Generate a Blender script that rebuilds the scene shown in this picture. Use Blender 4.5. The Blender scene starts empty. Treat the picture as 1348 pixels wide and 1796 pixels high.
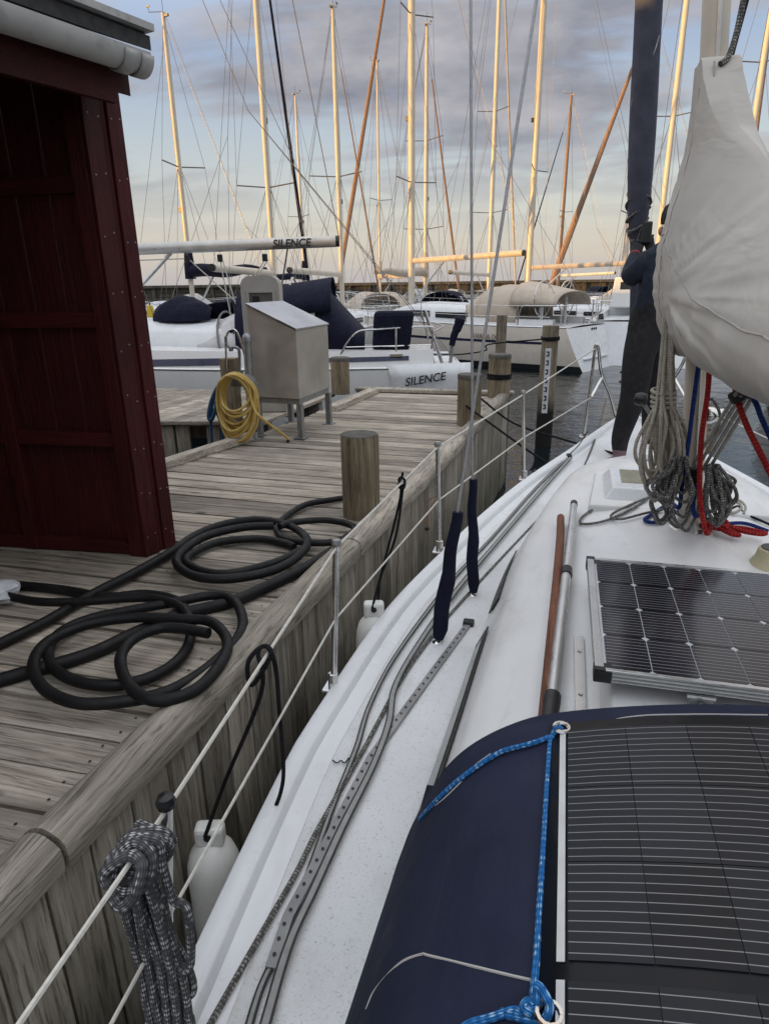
import bpy, bmesh, math, random
import numpy as np
from mathutils import Vector, Matrix
random.seed(7)
S = bpy.context.scene
COL = S.collection
R_ = math.radians
H = 2.45                       # eye height above the water (water = z 0)

# ------------------------------------------------------------------ camera
FPX, PITCH, ROLL, YAW = 1147.0, R_(19.3), R_(0.8), R_(15.0)
IW, IH = 1348, 1796
fwd = np.array([-math.sin(YAW)*math.cos(PITCH), math.cos(YAW)*math.cos(PITCH), -math.sin(PITCH)])
_r = np.array([math.cos(YAW), math.sin(YAW), 0.0]); _u = np.cross(_r, fwd)
cr, sr = math.cos(ROLL), math.sin(ROLL)
CR = cr*_r - sr*_u; CU = cr*_u + sr*_r
cam_d = bpy.data.cameras.new('camera'); cam = bpy.data.objects.new('camera', cam_d); COL.objects.link(cam)
cam.matrix_world = Matrix(((CR[0], CU[0], -fwd[0], 0), (CR[1], CU[1], -fwd[1], 0), (CR[2], CU[2], -fwd[2], H), (0, 0, 0, 1)))
cam_d.sensor_fit = 'VERTICAL'; cam_d.sensor_height = 36; cam_d.sensor_width = 27; cam_d.lens = FPX/IH*36
cam_d.clip_start = 0.05; cam_d.clip_end = 6000
S.camera = cam

# ------------------------------------------------------------------ world, sun, exposure
SUN_AZ, SUN_EL = R_(123), R_(4.5)          # azimuth counted to the left of +Y
SKY_STR, SUN_STR = 0.15, 2.6
w = bpy.data.worlds.new('World'); S.world = w; w.use_nodes = True
nt = w.node_tree; nt.nodes.clear()
def N(t, k, **kw):
    n = t.nodes.new(k)
    for a, b in kw.items(): setattr(n, a, b)
    return n
def math_node(t, op, a, b=None, clamp=False):
    n = N(t, 'ShaderNodeMath', operation=op); n.use_clamp = clamp
    for i, v in ((0, a), (1, b)):
        if v is None: continue
        if isinstance(v, (int, float)): n.inputs[i].default_value = v
        else: t.links.new(v, n.inputs[i])
    return n.outputs[0]
def ramp(t, fac, stops, interp='LINEAR'):
    n = N(t, 'ShaderNodeValToRGB'); cr_ = n.color_ramp; cr_.interpolation = interp
    while len(cr_.elements) < len(stops): cr_.elements.new(0.5)
    for e, (p, c) in zip(cr_.elements, stops):
        e.position = p; e.color = (c, c, c, 1) if isinstance(c, (int, float)) else tuple(c)+(1,)
    t.links.new(fac, n.inputs[0]); return n.outputs[0]
def mixc(t, fac, a, b, mode='MIX'):
    n = N(t, 'ShaderNodeMix', data_type='RGBA', blend_type=mode)
    for i, v in ((0, fac), (6, a), (7, b)):
        if isinstance(v, (int, float)): n.inputs[i].default_value = v
        elif isinstance(v, tuple): n.inputs[i].default_value = v+(1,)
        else: t.links.new(v, n.inputs[i])
    return n.outputs[2]
def noise(t, vec, scale, detail=4, rough=.55, dist=0):
    n = N(t, 'ShaderNodeTexNoise'); n.inputs['Scale'].default_value = scale
    n.inputs['Detail'].default_value = detail; n.inputs['Roughness'].default_value = rough
    n.inputs['Distortion'].default_value = dist
    if vec is not None: t.links.new(vec, n.inputs['Vector'])
    return n.outputs[0]
def vmath(t, op, a, b):
    n = N(t, 'ShaderNodeVectorMath', operation=op)
    for i, v in ((0, a), (1, b)):
        if isinstance(v, tuple): n.inputs[i].default_value = v
        else: t.links.new(v, n.inputs[i])
    return n.outputs[0]
sky = N(nt, 'ShaderNodeTexSky', sky_type='NISHITA', sun_disc=False)
sky.sun_elevation = SUN_EL; sky.sun_rotation = -SUN_AZ
sky.altitude = 0; sky.air_density = 1.0; sky.dust_density = 2.5; sky.ozone_density = 1.2
tc = N(nt, 'ShaderNodeTexCoord')
sep = N(nt, 'ShaderNodeSeparateXYZ'); nt.links.new(tc.outputs['Generated'], sep.inputs[0])
zc = math_node(nt, 'MAXIMUM', sep.outputs[2], 0.0)
den = math_node(nt, 'ADD', zc, 0.16)
comb = N(nt, 'ShaderNodeCombineXYZ')
nt.links.new(math_node(nt, 'DIVIDE', sep.outputs[0], den), comb.inputs[0])
nt.links.new(math_node(nt, 'DIVIDE', sep.outputs[1], den), comb.inputs[1])
cl1 = noise(nt, vmath(nt, 'MULTIPLY', vmath(nt, 'ADD', comb.outputs[0], (3.1, 7.4, 0.0)), (.8, 1.35, 1.0)), 1.1, 8, .55, .35)
cl2 = noise(nt, vmath(nt, 'ADD', comb.outputs[0], (11.3, 2.7, 0.0)), 2.7, 5, .55)
cover = math_node(nt, 'ADD', math_node(nt, 'MULTIPLY', cl1, .78), math_node(nt, 'MULTIPLY', cl2, .22))
cmask = ramp(nt, cover, [(.43, 0.0), (.55, 1.0)], 'EASE')
fade = ramp(nt, zc, [(.04, .08), (.22, 1.0)], 'EASE')           # thin broken cloud low down
cmask = math_node(nt, 'MULTIPLY', cmask, fade, True)
base = ramp(nt, zc, [(0.0, (2.0, 1.9, 1.9)), (.04, (2.35, 2.15, 1.9)), (.10, (2.2, 2.2, 2.1)), (.17, (1.8, 2.0, 2.2)), (.28, (1.25, 1.55, 2.2)), (.6, (1.2, 1.45, 2.0))])
skyc = mixc(nt, .82, sky.outputs[0], base)
cloud_shade = ramp(nt, cl2, [(.34, (.76, .79, .95)), (.66, (1.55, 1.50, 1.58))])
skyc = mixc(nt, math_node(nt, 'MULTIPLY', cmask, .93), skyc, cloud_shade)
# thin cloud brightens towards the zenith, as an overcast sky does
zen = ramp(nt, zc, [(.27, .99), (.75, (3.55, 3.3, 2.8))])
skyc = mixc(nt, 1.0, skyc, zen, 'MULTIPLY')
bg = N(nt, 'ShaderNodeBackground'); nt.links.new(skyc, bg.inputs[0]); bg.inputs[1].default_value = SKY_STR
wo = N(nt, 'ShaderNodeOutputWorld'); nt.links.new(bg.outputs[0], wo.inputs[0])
sd = bpy.data.lights.new('sun', 'SUN'); sd.energy = SUN_STR; sd.angle = R_(.5); sd.color = (1.0, .55, .14)
so = bpy.data.objects.new('sun', sd); COL.objects.link(so); so.location = (-30, -20, 30)
sdir = Vector((-math.sin(SUN_AZ)*math.cos(SUN_EL), math.cos(SUN_AZ)*math.cos(SUN_EL), math.sin(SUN_EL)))
so.rotation_euler = sdir.to_track_quat('Z', 'Y').to_euler()
S.view_settings.view_transform = 'Standard'; S.view_settings.look = 'None'
S.view_settings.exposure = 1.08; S.view_settings.gamma = 1.0; S.view_settings.use_curve_mapping = False
S.render.engine = 'CYCLES'
S.cycles.max_bounces = 6; S.cycles.use_denoising = True

# ------------------------------------------------------------------ materials
MATS = {}
def new_mat(name):
    m = bpy.data.materials.new(name); m.use_nodes = True; MATS[name] = m
    t = m.node_tree; b = t.nodes['Principled BSDF']; return m, t, b
def objvec(t, rnd=True):
    tcn = N(t, 'ShaderNodeTexCoord'); v = tcn.outputs['Object']
    if rnd:
        oi = N(t, 'ShaderNodeObjectInfo'); sc = N(t, 'ShaderNodeVectorMath', operation='SCALE')
        sc.inputs[0].default_value = (37.0, 53.0, 71.0); t.links.new(oi.outputs['Random'], sc.inputs['Scale'])
        v = vmath(t, 'ADD', v, sc.outputs[0])
        return v, oi.outputs['Random']
    return v, None
def bump(t, b, h, strength, dist=.01):
    n = N(t, 'ShaderNodeBump'); n.inputs['Strength'].default_value = strength; n.inputs['Distance'].default_value = dist
    t.links.new(h, n.inputs['Height']); t.links.new(n.outputs[0], b.inputs['Normal'])
def mat(name, col, rough=.5, metal=0., ns=6., amt=.12, bs=None, bstr=.2, spec=None, rvar=.12, dirt=None, coat=0, bdist=.004):
    m, t, b = new_mat(name)
    v, rn = objvec(t)
    n1 = noise(t, v, ns, 5)
    f = ramp(t, n1, [(.3, 1-amt), (.7, 1+amt)])
    c = mixc(t, 1.0, tuple(col), f, 'MULTIPLY')
    if dirt:                                     # (colour, scale, threshold lo, hi)
        dn = noise(t, v, dirt[1], 6, .7)
        c = mixc(t, ramp(t, dn, [(dirt[2], 0.0), (dirt[3], dirt[4])]), c, tuple(dirt[0]))
    t.links.new(c, b.inputs['Base Color'])
    b.inputs['Metallic'].default_value = metal
    t.links.new(ramp(t, noise(t, v, ns*2.3, 4), [(.3, max(.03, rough-rvar)), (.7, min(1, rough+rvar))]), b.inputs['Roughness'])
    if spec is not None: b.inputs['Specular IOR Level'].default_value = spec
    if coat: b.inputs['Coat Weight'].default_value = coat
    if bs: bump(t, b, noise(t, v, bs, 3), bstr, bdist)
    return m
def wood(name, c1, c2, axis=0, rough=.8, gs=38., stretch=.05, rnd_amt=.28, green=None):
    m, t, b = new_mat(name)
    v, rn = objvec(t)
    sc = [1, 1, 1]; sc[axis] = stretch
    vs = vmath(t, 'MULTIPLY', v, tuple(sc))
    warp = noise(t, vmath(t, 'MULTIPLY', v, tuple(1 if i != axis else .25 for i in range(3))), 5, 3)
    wv = N(t, 'ShaderNodeVectorMath', operation='SCALE'); wv.inputs[0].default_value = tuple(.055 if i != axis else 0 for i in range(3)); t.links.new(warp, wv.inputs['Scale'])
    vs2 = vmath(t, 'ADD', vs, wv.outputs[0])
    g = noise(t, vs2, gs, 6, .7)
    g2 = noise(t, vs2, gs*3.2, 5, .62)
    blot = noise(t, v, 2.2, 4)
    c = mixc(t, ramp(t, g, [(.32, 0.0), (.68, 1.0)]), tuple(c1), tuple(c2))
    c = mixc(t, math_node(t, 'MULTIPLY', ramp(t, g2, [(.53, 0.0), (.62, 1.0)]), .62), c, tuple(x*.35 for x in c1))
    c = mixc(t, 1.0, c, ramp(t, blot, [(.3, .72), (.7, 1.22)]), 'MULTIPLY')
    c = mixc(t, 1.0, c, ramp(t, rn, [(0, 1-rnd_amt), (1, 1+rnd_amt)]), 'MULTIPLY')
    kn = N(t, 'ShaderNodeTexVoronoi'); kn.inputs['Scale'].default_value = 3.4
    t.links.new(vmath(t, 'MULTIPLY', v, tuple(.45 if i == axis else 1.2 for i in range(3))), kn.inputs['Vector'])
    c = mixc(t, ramp(t, kn.outputs['Distance'], [(.03, .75), (.075, 0.0)]), c, tuple(x*.3 for x in c1))
    if green:
        geo = N(t, 'ShaderNodeNewGeometry'); sp = N(t, 'ShaderNodeSeparateXYZ'); t.links.new(geo.outputs['Position'], sp.inputs[0])
        gz = math_node(t, 'ADD', sp.outputs[2], math_node(t, 'MULTIPLY', blot, .5))
        mr = N(t, 'ShaderNodeMapRange'); mr.inputs[1].default_value = green[1]; mr.inputs[2].default_value = green[2]; mr.inputs[3].default_value = green[3]; mr.inputs[4].default_value = 0
        t.links.new(gz, mr.inputs[0])
        c = mixc(t, mr.outputs[0], c, tuple(green[0]))
    t.links.new(c, b.inputs['Base Color']); b.inputs['Roughness'].default_value = rough
    b.inputs['Specular IOR Level'].default_value = .25
    hh = math_node(t, 'ADD', g, math_node(t, 'MULTIPLY', g2, .5))
    bump(t, b, hh, .85, .007)
    return m
def rope_mat(name, c1, c2, r=.005, fleck=.5, tw=1.0, nu=5.0, nv=.30):
    m, t, b = new_mat(name)
    uv = N(t, 'ShaderNodeUVMap'); sp = N(t, 'ShaderNodeSeparateXYZ'); t.links.new(uv.outputs[0], sp.inputs[0])
    u = math_node(t, 'MULTIPLY', sp.outputs[0], nu); vv = math_node(t, 'MULTIPLY', sp.outputs[1], nv/r)
    a = math_node(t, 'SINE', math_node(t, 'MULTIPLY', math_node(t, 'ADD', u, math_node(t, 'MULTIPLY', vv, tw)), 6.2832))
    d = math_node(t, 'SINE', math_node(t, 'MULTIPLY', math_node(t, 'SUBTRACT', u, vv), 6.2832))
    br = math_node(t, 'MULTIPLY', a, d)
    cm = N(t, 'ShaderNodeCombineXYZ'); t.links.new(math_node(t, 'MULTIPLY', sp.outputs[0], 2.0), cm.inputs[0]); t.links.new(math_node(t, 'MULTIPLY', sp.outputs[1], .11/r), cm.inputs[1])
    fl = noise(t, cm.outputs[0], 2.6, 1)
    k = math_node(t, 'MULTIPLY', ramp(t, br, [(.0, 0.0), (.25, 1.0)]), ramp(t, fl, [(.5-.12*fleck, 0.0), (.62, 1.0)]))
    c = mixc(t, k, tuple(c1), tuple(c2))
    c = mixc(t, 1.0, c, ramp(t, br, [(0.0, .72), (.4, 1.1)]), 'MULTIPLY')
    t.links.new(c, b.inputs['Base Color']); b.inputs['Roughness'].default_value = .85; b.inputs['Specular IOR Level'].default_value = .2
    bump(t, b, br, .6, r*.25)
    return m
WHITE = mat('gelcoat_white', (.72, .735, .75), .32, ns=3, amt=.04, dirt=((.34, .33, .30), 16, .60, .85, .35), coat=.15)
DECKM = mat('gelcoat_nonskid', (.72, .73, .735), .62, ns=2.2, amt=.09, bs=420, bstr=.6, dirt=((.22, .20, .16), 120, .57, .70, .7), bdist=.002)
CABINM = mat('gelcoat_cream', (.70, .70, .69), .38, ns=2.5, amt=.05, dirt=((.36, .34, .28), 11, .62, .9, .35), bs=300, bstr=.15, bdist=.001)
def grime(m, col, scale, lo, hi, amt, stretch=(1, 1, 1)):
    t = m.node_tree; b = t.nodes['Principled BSDF']; v, _ = objvec(t, False)
    lk = b.inputs['Base Color'].links[0]; src = lk.from_socket
    n1 = noise(t, vmath(t, 'MULTIPLY', v, stretch), scale, 6, .65, .4)
    t.links.new(mixc(t, ramp(t, n1, [(lo, 0.0), (hi, amt)]), src, tuple(col)), b.inputs['Base Color'])
grime(DECKM, (.36, .335, .28), 3.2, .46, .72, .45, (1, .55, 1)); grime(DECKM, (.16, .14, .11), 260, .60, .70, .55)
grime(CABINM, (.40, .38, .31), 4.5, .52, .75, .42, (1.4, .6, 1)); grime(WHITE, (.42, .41, .37), 5, .53, .78, .35, (1, .4, 1))
NAVY = mat('navy_canvas', (.0125, .0165, .038), .78, ns=5, amt=.22, bs=700, bstr=.5, spec=.25, dirt=((.004, .005, .012), 3.2, .60, .68, .8), bdist=.001)
NAVY2 = mat('navy_cover', (.0075, .009, .024), .8, ns=9, amt=.25, bs=60, bstr=.4, spec=.2)
CANVAS = mat('sail_cover_canvas', (.50, .47, .425), .72, ns=4, amt=.07, bs=500, bstr=.25, spec=.3, bdist=.001)
def creased(m):
    t = m.node_tree; b = t.nodes['Principled BSDF']; v, _ = objvec(t, False)
    n1 = noise(t, vmath(t, 'MULTIPLY', v, (1.0, .7, 1.5)), 3.4, 3, .5, 1.0)
    rd = math_node(t, 'ABSOLUTE', math_node(t, 'SUBTRACT', n1, .5))
    n2 = noise(t, v, 600, 2)
    bump(t, b, math_node(t, 'ADD', math_node(t, 'MULTIPLY', rd, 1.0), math_node(t, 'MULTIPLY', n2, .012)), .30, .035)
creased(CANVAS)
def puckered(m):
    t = m.node_tree; b = t.nodes['Principled BSDF']; v, _ = objvec(t, False)
    n1 = noise(t, vmath(t, 'MULTIPLY', v, (1.6, .7, 1.0)), 6.0, 4, .55, .8); n2 = noise(t, v, 900, 2)
    bump(t, b, math_node(t, 'ADD', n1, math_node(t, 'MULTIPLY', n2, .03)), .35, .02)
puckered(NAVY)
grime(NAVY, (.035, .04, .055), 4.0, .52, .75, .35, (1, .5, 1))
TAN = mat('tan_canvas', (.50, .43, .35), .8, ns=5, amt=.1, bs=30, bstr=.3)
GREYC = mat('grey_canvas', (.40, .40, .40), .8, ns=5, amt=.1, bs=30, bstr=.3)
CLEARV = mat('clear_vinyl', (.50, .50, .50), .2, ns=4, amt=.15, bs=8, bstr=.3)
STEEL = mat('stainless_steel', (.62, .61, .59), .22, 1.0, ns=9, amt=.1)
BRUSH = mat('brushed_steel_sheet', (.46, .43, .385), .5, .65, ns=3, amt=.14, bs=14, bstr=.08)
GALV = mat('galvanised_steel', (.30, .31, .31), .5, .8, ns=20, amt=.2)
ALU = mat('anodised_aluminium', (.58, .58, .57), .35, .85, ns=12, amt=.06)
MASTM = mat('mast_sun_tint', (.62, .56, .46), .42, .0, ns=4, amt=.06)  # aluminium mast colour with the golden sunlight tint mixed in
WIRE = mat('rigging_wire', (.16, .15, .15), .45, .5, ns=10, amt=.1)
BLACKP = mat('black_plastic', (.012, .012, .013), .45, ns=20, amt=.2)
RUBBER = mat('black_rubber_hose', (.007, .007, .0072), .58, ns=14, amt=.3, bs=40, bstr=.15, spec=.3, dirt=((.045, .042, .038), 9, .6, .8, .4))
GLASS = mat('dark_window', (.012, .015, .018), .08, ns=3, amt=.2)
RED = wood('red_paint', (.048, .006, .0072), (.064, .008, .009), 2, .55, 30, .05, .10)
REDH = wood('red_paint_rail', (.048, .006, .0072), (.062, .008, .009), 0, .55, 30, .05, .10)
PVC = mat('grey_pvc', (.42, .42, .41), .5, ns=7, amt=.1, dirt=((.08, .08, .07), 6, .52, .75, .6))
ROOFM = mat('roof_felt', (.05, .05, .052), .9, ns=30, amt=.3, bs=120, bstr=.5)
PLANKM = wood('weathered_plank', (.20, .170, .135), (.51, .455, .38), 0, .85, 34, .035, .30)
FACEM = wood('weathered_facing', (.185, .163, .130), (.43, .395, .33), 2, .85, 30, .05, .25, green=((.035, .045, .018), .1, 1.05, .85))
CAPM = wood('weathered_cap', (.225, .195, .157), (.48, .435, .365), 1, .85, 36, .04)
PILEM = wood('weathered_pile', (.13, .10, .062), (.33, .275, .185), 2, .85, 34, .05, .12)
PILEW = wood('wet_pile', (.13, .11, .08), (.28, .24, .17), 2, .7, 18, .08, .12, green=((.008, .009, .008), .75, 1.1, .97))
TEAK = wood('varnished_teak', (.13, .045, .022), (.24, .09, .045), 1, .5, 50, .06, .05)
ORANGE = mat('orange_strake', (.50, .20, .04), .5)
FENDER = mat('fender_vinyl', (.76, .76, .72), .35, ns=5, amt=.05, dirt=((.35, .33, .26), 5, .55, .8, .4))
YELLOW = mat('yellow_hose', (.52, .36, .10), .5, ns=12, amt=.15)
BLUEH = mat('blue_hose', (.02, .07, .15), .5, ns=12, amt=.2)
CONC = wood('breakwater_timber', (.085, .075, .06), (.15, .135, .11), 2, .9, 6, .1, .2)
JACKET = mat('jacket_navy', (.006, .011, .025), .85, ns=12, amt=.3, bs=25, bstr=.5)
TROUS = mat('trousers_black', (.0055, .005, .007), .85, ns=12, amt=.3, bs=22, bstr=.6)
SKIN = mat('skin', (.45, .25, .18), .5, ns=20, amt=.08)
REDCUFF = mat('red_cuff', (.35, .02, .025), .8)
CREAM = mat('cream_plastic', (.55, .50, .32), .45, ns=8, amt=.06)
HATCHG = mat('hatch_lens', (.30, .29, .22), .25, ns=6, amt=.1)
SOLAR = mat('solar_cell', (.010, .010, .014), .12, ns=5, amt=.3)
PANELB = mat('panel_backsheet', (.55, .56, .58), .3, ns=8, amt=.04)
PANELK = mat('panel_black_sheet', (.010, .011, .014), .38, ns=8, amt=.2, spec=.2)
BUSW = mat('bus_ribbon', (.50, .51, .50), .4, ns=30, amt=.1)
STITCH = mat('pale_thread', (.42, .40, .38), .8)
INK = mat('ink_black', (.015, .015, .02), .6)
INKB = mat('ink_navy', (.012, .016, .05), .5)
INKG = mat('ink_gold', (.20, .14, .08), .6)
YELL = mat('yellow_plastic', (.60, .42, .02), .5)
NAVYH = mat('navy_gel', (.012, .018, .06), .25, coat=.3)
TEALC = mat('teal_canvas', (.03, .10, .13), .8, bs=30)
CREAMH = mat('cream_gel', (.74, .68, .60), .3, ns=2, amt=.05)
HULLW = mat('hull_white', (.70, .70, .69), .28, ns=1.5, amt=.05)
HULLG = mat('hull_grey', (.46, .47, .48), .35, ns=1.5, amt=.05)
BOTTOM = mat('antifouling', (.012, .014, .018), .6)
BROWNS = mat('furled_brown', (.30, .19, .13), .8, ns=10, amt=.15)
BLUEUV = mat('furled_uv_cover', (.075, .08, .115), .8, ns=10, amt=.2, bs=25, bstr=.4)
LINEM = mat('white_line', (.58, .56, .50), .6, ns=60, amt=.15)
WIREL = mat('own_shroud_wire', (.42, .42, .43), .4, .5, ns=60, amt=.15)
BLKROPE = rope_mat('rope_black', (.009, .009, .011), (.02, .02, .024), .006)
GREYROPE = rope_mat('rope_grey', (.10, .10, .105), (.52, .52, .52), .011, .15, 1.0, 7.0, .45)
DKROPE = rope_mat('rope_darkfleck', (.11, .106, .10), (.46, .45, .42), .006, .5)
BEIGEROPE = rope_mat('rope_beige', (.50, .455, .38), (.28, .25, .21), .006, .2)
WHTROPE = rope_mat('rope_white', (.46, .43, .37), (.12, .12, .12), .006, .1)
BLUEROPE = rope_mat('rope_navy', (.012, .03, .16), (.03, .06, .22), .008, .2)
REDROPE = rope_mat('rope_red', (.30, .014, .016), (.42, .05, .04), .008, .2)
SKYROPE = rope_mat('rope_skyblue', (.02, .15, .42), (.30, .48, .64), .006, .1)
WEB = mat('webbing_grey', (.30, .30, .29), .8, ns=40, amt=.12, bs=200, bstr=.3)
def water_mat():
    m, t, b = new_mat('harbour_water')
    v, _ = objvec(t, False)
    b.inputs['Base Color'].default_value = (.006, .010, .011, 1); b.inputs['Roughness'].default_value = .025; b.inputs['IOR'].default_value = 1.33
    n1 = noise(t, v, 1.5, 3, .5, .3); n2 = noise(t, vmath(t, 'MULTIPLY', v, (1, 1.8, 1)), 6.0, 2, .5)
    bump(t, b, math_node(t, 'ADD', n1, math_node(t, 'MULTIPLY', n2, .22)), .32, .10)
    return m
WATER = water_mat()
def busbar_mat(name, axis, pitch, wid, colbar, basecol, rough):
    m, t, b = new_mat(name)
    tcn = N(t, 'ShaderNodeTexCoord'); sp = N(t, 'ShaderNodeSeparateXYZ'); t.links.new(tcn.outputs['Object'], sp.inputs[0])
    fr = math_node(t, 'FRACT', math_node(t, 'DIVIDE', math_node(t, 'ADD', sp.outputs[axis], 10.0), pitch))
    k = math_node(t, 'LESS_THAN', fr, wid)
    oi = N(t, 'ShaderNodeObjectInfo')
    bc = mixc(t, 1.0, tuple(basecol), ramp(t, oi.outputs['Random'], [(0, .7), (1, 1.4)]), 'MULTIPLY')
    t.links.new(mixc(t, k, bc, tuple(colbar)), b.inputs['Base Color'])
    b.inputs['Roughness'].default_value = rough
    if rough > .2: b.inputs['Specular IOR Level'].default_value = .2
    return m
CELL1 = busbar_mat('cell_rigid', 1, .0175, .09, (.30, .31, .33), (.011, .010, .014), .16)
CELL2 = busbar_mat('cell_flexible', 1, .0128, .085, (.23, .23, .225), (.013, .014, .018), .36)

# ------------------------------------------------------------------ geometry helpers (camera-height frame: z is relative to the eye, H is added on build)
def ray(px, py): return fwd + CR*(px-IW/2)/FPX + CU*(IH/2-py)/FPX
def atz(px, py, z):
    d = ray(px, py); return d*(z/d[2])
def aty(px, py, y):
    d = ray(px, py); return d*(y/d[1])
FH = np.array([-math.sin(YAW), math.cos(YAW)]); RH = np.array([math.cos(YAW), math.sin(YAW)])
def atd(px, py, dep):
    d = ray(px, py); return d*dep/(d[:2] @ FH)
def V(lat, dep): return RH*lat + FH*dep
def zdeck(y): return -1.52+.0105*max(y, 0)**2
def ond(px, py, dz=0.):
    d = ray(px, py); t = 1.
    for _ in range(120): t = .5*t + .5*((zdeck(d[1]*t)+dz)/d[2])
    return d*t
def spl(pts, n=8, closed=False):
    P = [np.array(p, float) for p in pts]; out = []; m = len(P)
    for i in range(m if closed else m-1):
        if closed: a, b, c, d = P[(i-1) % m], P[i], P[(i+1) % m], P[(i+2) % m]
        else: b, c = P[i], P[i+1]; a = P[i-1] if i else 2*b-c; d = P[i+2] if i+2 < m else 2*c-b
        for k in range(n):
            t = k/n
            out.append(.5*((2*b)+(-a+c)*t+(2*a-5*b+4*c-d)*t*t+(-a+3*b-3*c+d)*t**3))
    if not closed: out.append(P[-1])
    return out
class MB:
    def __init__(s): s.v = []; s.f = []; s.uv = []
    def add(s, vs, fs, uvs=None):
        o = len(s.v); s.v += [tuple(map(float, p)) for p in vs]
        for i, f in enumerate(fs): s.f.append(tuple(j+o for j in f)); s.uv.append(uvs[i] if uvs else None)
        return s
    def hexa(s, p):            # bottom 4 ccw, top 4 ccw
        return s.add(p, [(3, 2, 1, 0), (4, 5, 6, 7), (0, 1, 5, 4), (1, 2, 6, 5), (2, 3, 7, 6), (3, 0, 4, 7)])
    def box(s, x0, x1, y0, y1, z0, z1):
        return s.hexa([(x0, y0, z0), (x1, y0, z0), (x1, y1, z0), (x0, y1, z0), (x0, y0, z1), (x1, y0, z1), (x1, y1, z1), (x0, y1, z1)])
    def obox(s, c, ax, ay, az, hx, hy, hz):
        c, ax, ay, az = map(np.array, (c, ax, ay, az)); P = []
        for sz in (-1, 1):
            for sx, sy in ((-1, -1), (1, -1), (1, 1), (-1, 1)): P.append(c+ax*hx*sx+ay*hy*sy+az*hz*sz)
        return s.hexa(P)
    def bar(s, a, b, w_, h_, up=(0, 0, 1)):
        a, b, up = np.array(a, float), np.array(b, float), np.array(up, float)
        d = b-a; L = np.linalg.norm(d); d /= L; sx = np.cross(d, up); sx /= np.linalg.norm(sx); uz = np.cross(sx, d)
        return s.obox((a+b)/2, d, sx, uz, L/2, w_/2, h_/2) if True else s
    def tube(s, pts, r, n=8, cap=True, flat=None, up=None):
        P = [np.array(p, float) for p in pts]; m = len(P)
        rr = r if hasattr(r, '__len__') else [r]*m
        T = []
        for i in range(m):
            d = P[min(i+1, m-1)]-P[max(i-1, 0)]; T.append(d/(np.linalg.norm(d)+1e-12))
        ref = np.array(up, float) if up is not None else (np.array([0, 0, 1.]) if abs(T[0][2]) < .9 else np.array([1., 0, 0]))
        nrm = ref-T[0]*(ref@T[0]); nrm /= np.linalg.norm(nrm)
        vs = []; L = 0; Ls = []
        for i in range(m):
            if up is not None: nrm = ref-T[i]*(ref@T[i])
            else: nrm = nrm-T[i]*(nrm@T[i])
            nrm /= np.linalg.norm(nrm)+1e-12; bi = np.cross(T[i], nrm)
            if i: L += np.linalg.norm(P[i]-P[i-1])
            Ls.append(L)
            for k in range(n):
                a = 2*math.pi*(k+.5)/n; ca, sa = math.cos(a), math.sin(a)
                fz = flat if flat else 1
                vs.append(P[i]+rr[i]*(nrm*ca*fz+bi*sa))
        fs = []; us = []
        for i in range(m-1):
            for k in range(n):
                k2 = (k+1) % n
                fs.append((i*n+k, (i+1)*n+k, (i+1)*n+k2, i*n+k2))
                us.append(((k/n, Ls[i]), (k/n, Ls[i+1]), ((k+1)/n, Ls[i+1]), ((k+1)/n, Ls[i])))
        if cap:
            fs.append(tuple(range(n))); us.append(tuple((0, 0) for _ in range(n)))
            fs.append(tuple(range((m-1)*n+n-1, (m-1)*n-1, -1))); us.append(tuple((0, 0) for _ in range(n)))
        return s.add(vs, fs, us)
    def lathe(s, c, prof, n=16, axis=(0, 0, 1)):
        az = np.array(axis, float); az /= np.linalg.norm(az)
        rx = np.array([1., 0, 0]) if abs(az[0]) < .9 else np.array([0, 1., 0]); rx = rx-az*(rx@az); rx /= np.linalg.norm(rx); ry = np.cross(az, rx)
        c = np.array(c, float); vs = []; m = len(prof)
        for (r, z) in prof:
            for k in range(n):
                a = 2*math.pi*k/n; vs.append(c+az*z+r*(rx*math.cos(a)+ry*math.sin(a)))
        fs = [(i*n+k, i*n+(k+1) % n, (i+1)*n+(k+1) % n, (i+1)*n+k) for i in range(m-1) for k in range(n)]
        fs += [tuple(range(n-1, -1, -1)), tuple(range((m-1)*n, m*n))]
        return s.add(vs, fs)
    def grid(s, G):             # G[i][j] points
        ni, nj = len(G), len(G[0]); vs = [p for row in G for p in row]
        return s.add(vs, [(i*nj+j, i*nj+j+1, (i+1)*nj+j+1, (i+1)*nj+j) for i in range(ni-1) for j in range(nj-1)])
    def build(s, name, m, parent=None, smooth=False, z=H, bev=0, thick=0, sub=0):
        me = bpy.data.meshes.new(name); me.from_pydata([(a, b, c+z) for a, b, c in s.v], [], s.f)
        if any(u is not None for u in s.uv):
            lay = me.uv_layers.new(name='UVMap'); flat = []
            for f, u in zip(s.f, s.uv): flat += [x for q in (u or [(0, 0)]*len(f)) for x in q]
            lay.data.foreach_set('uv', flat)
        me.materials.append(m)
        if smooth: me.polygons.foreach_set('use_smooth', [True]*len(me.polygons))
        me.update()
        o = bpy.data.objects.new(name, me); COL.objects.link(o)
        if thick: md = o.modifiers.new('t', 'SOLIDIFY'); md.thickness = thick; md.offset = 0
        if bev: md = o.modifiers.new('b', 'BEVEL'); md.width = bev; md.segments = 2; md.limit_method = 'ANGLE'; md.angle_limit = R_(40)
        if sub: md = o.modifiers.new('s', 'SUBSURF'); md.levels = sub; md.render_levels = sub
        if smooth and not sub:
            try: me.set_sharp_from_angle(angle=R_(42))
            except Exception: pass
        if parent is not None:
            o.parent = parent; o.matrix_parent_inverse = parent.matrix_basis.inverted() if z == H else Matrix.Identity(4)
        return o
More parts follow.
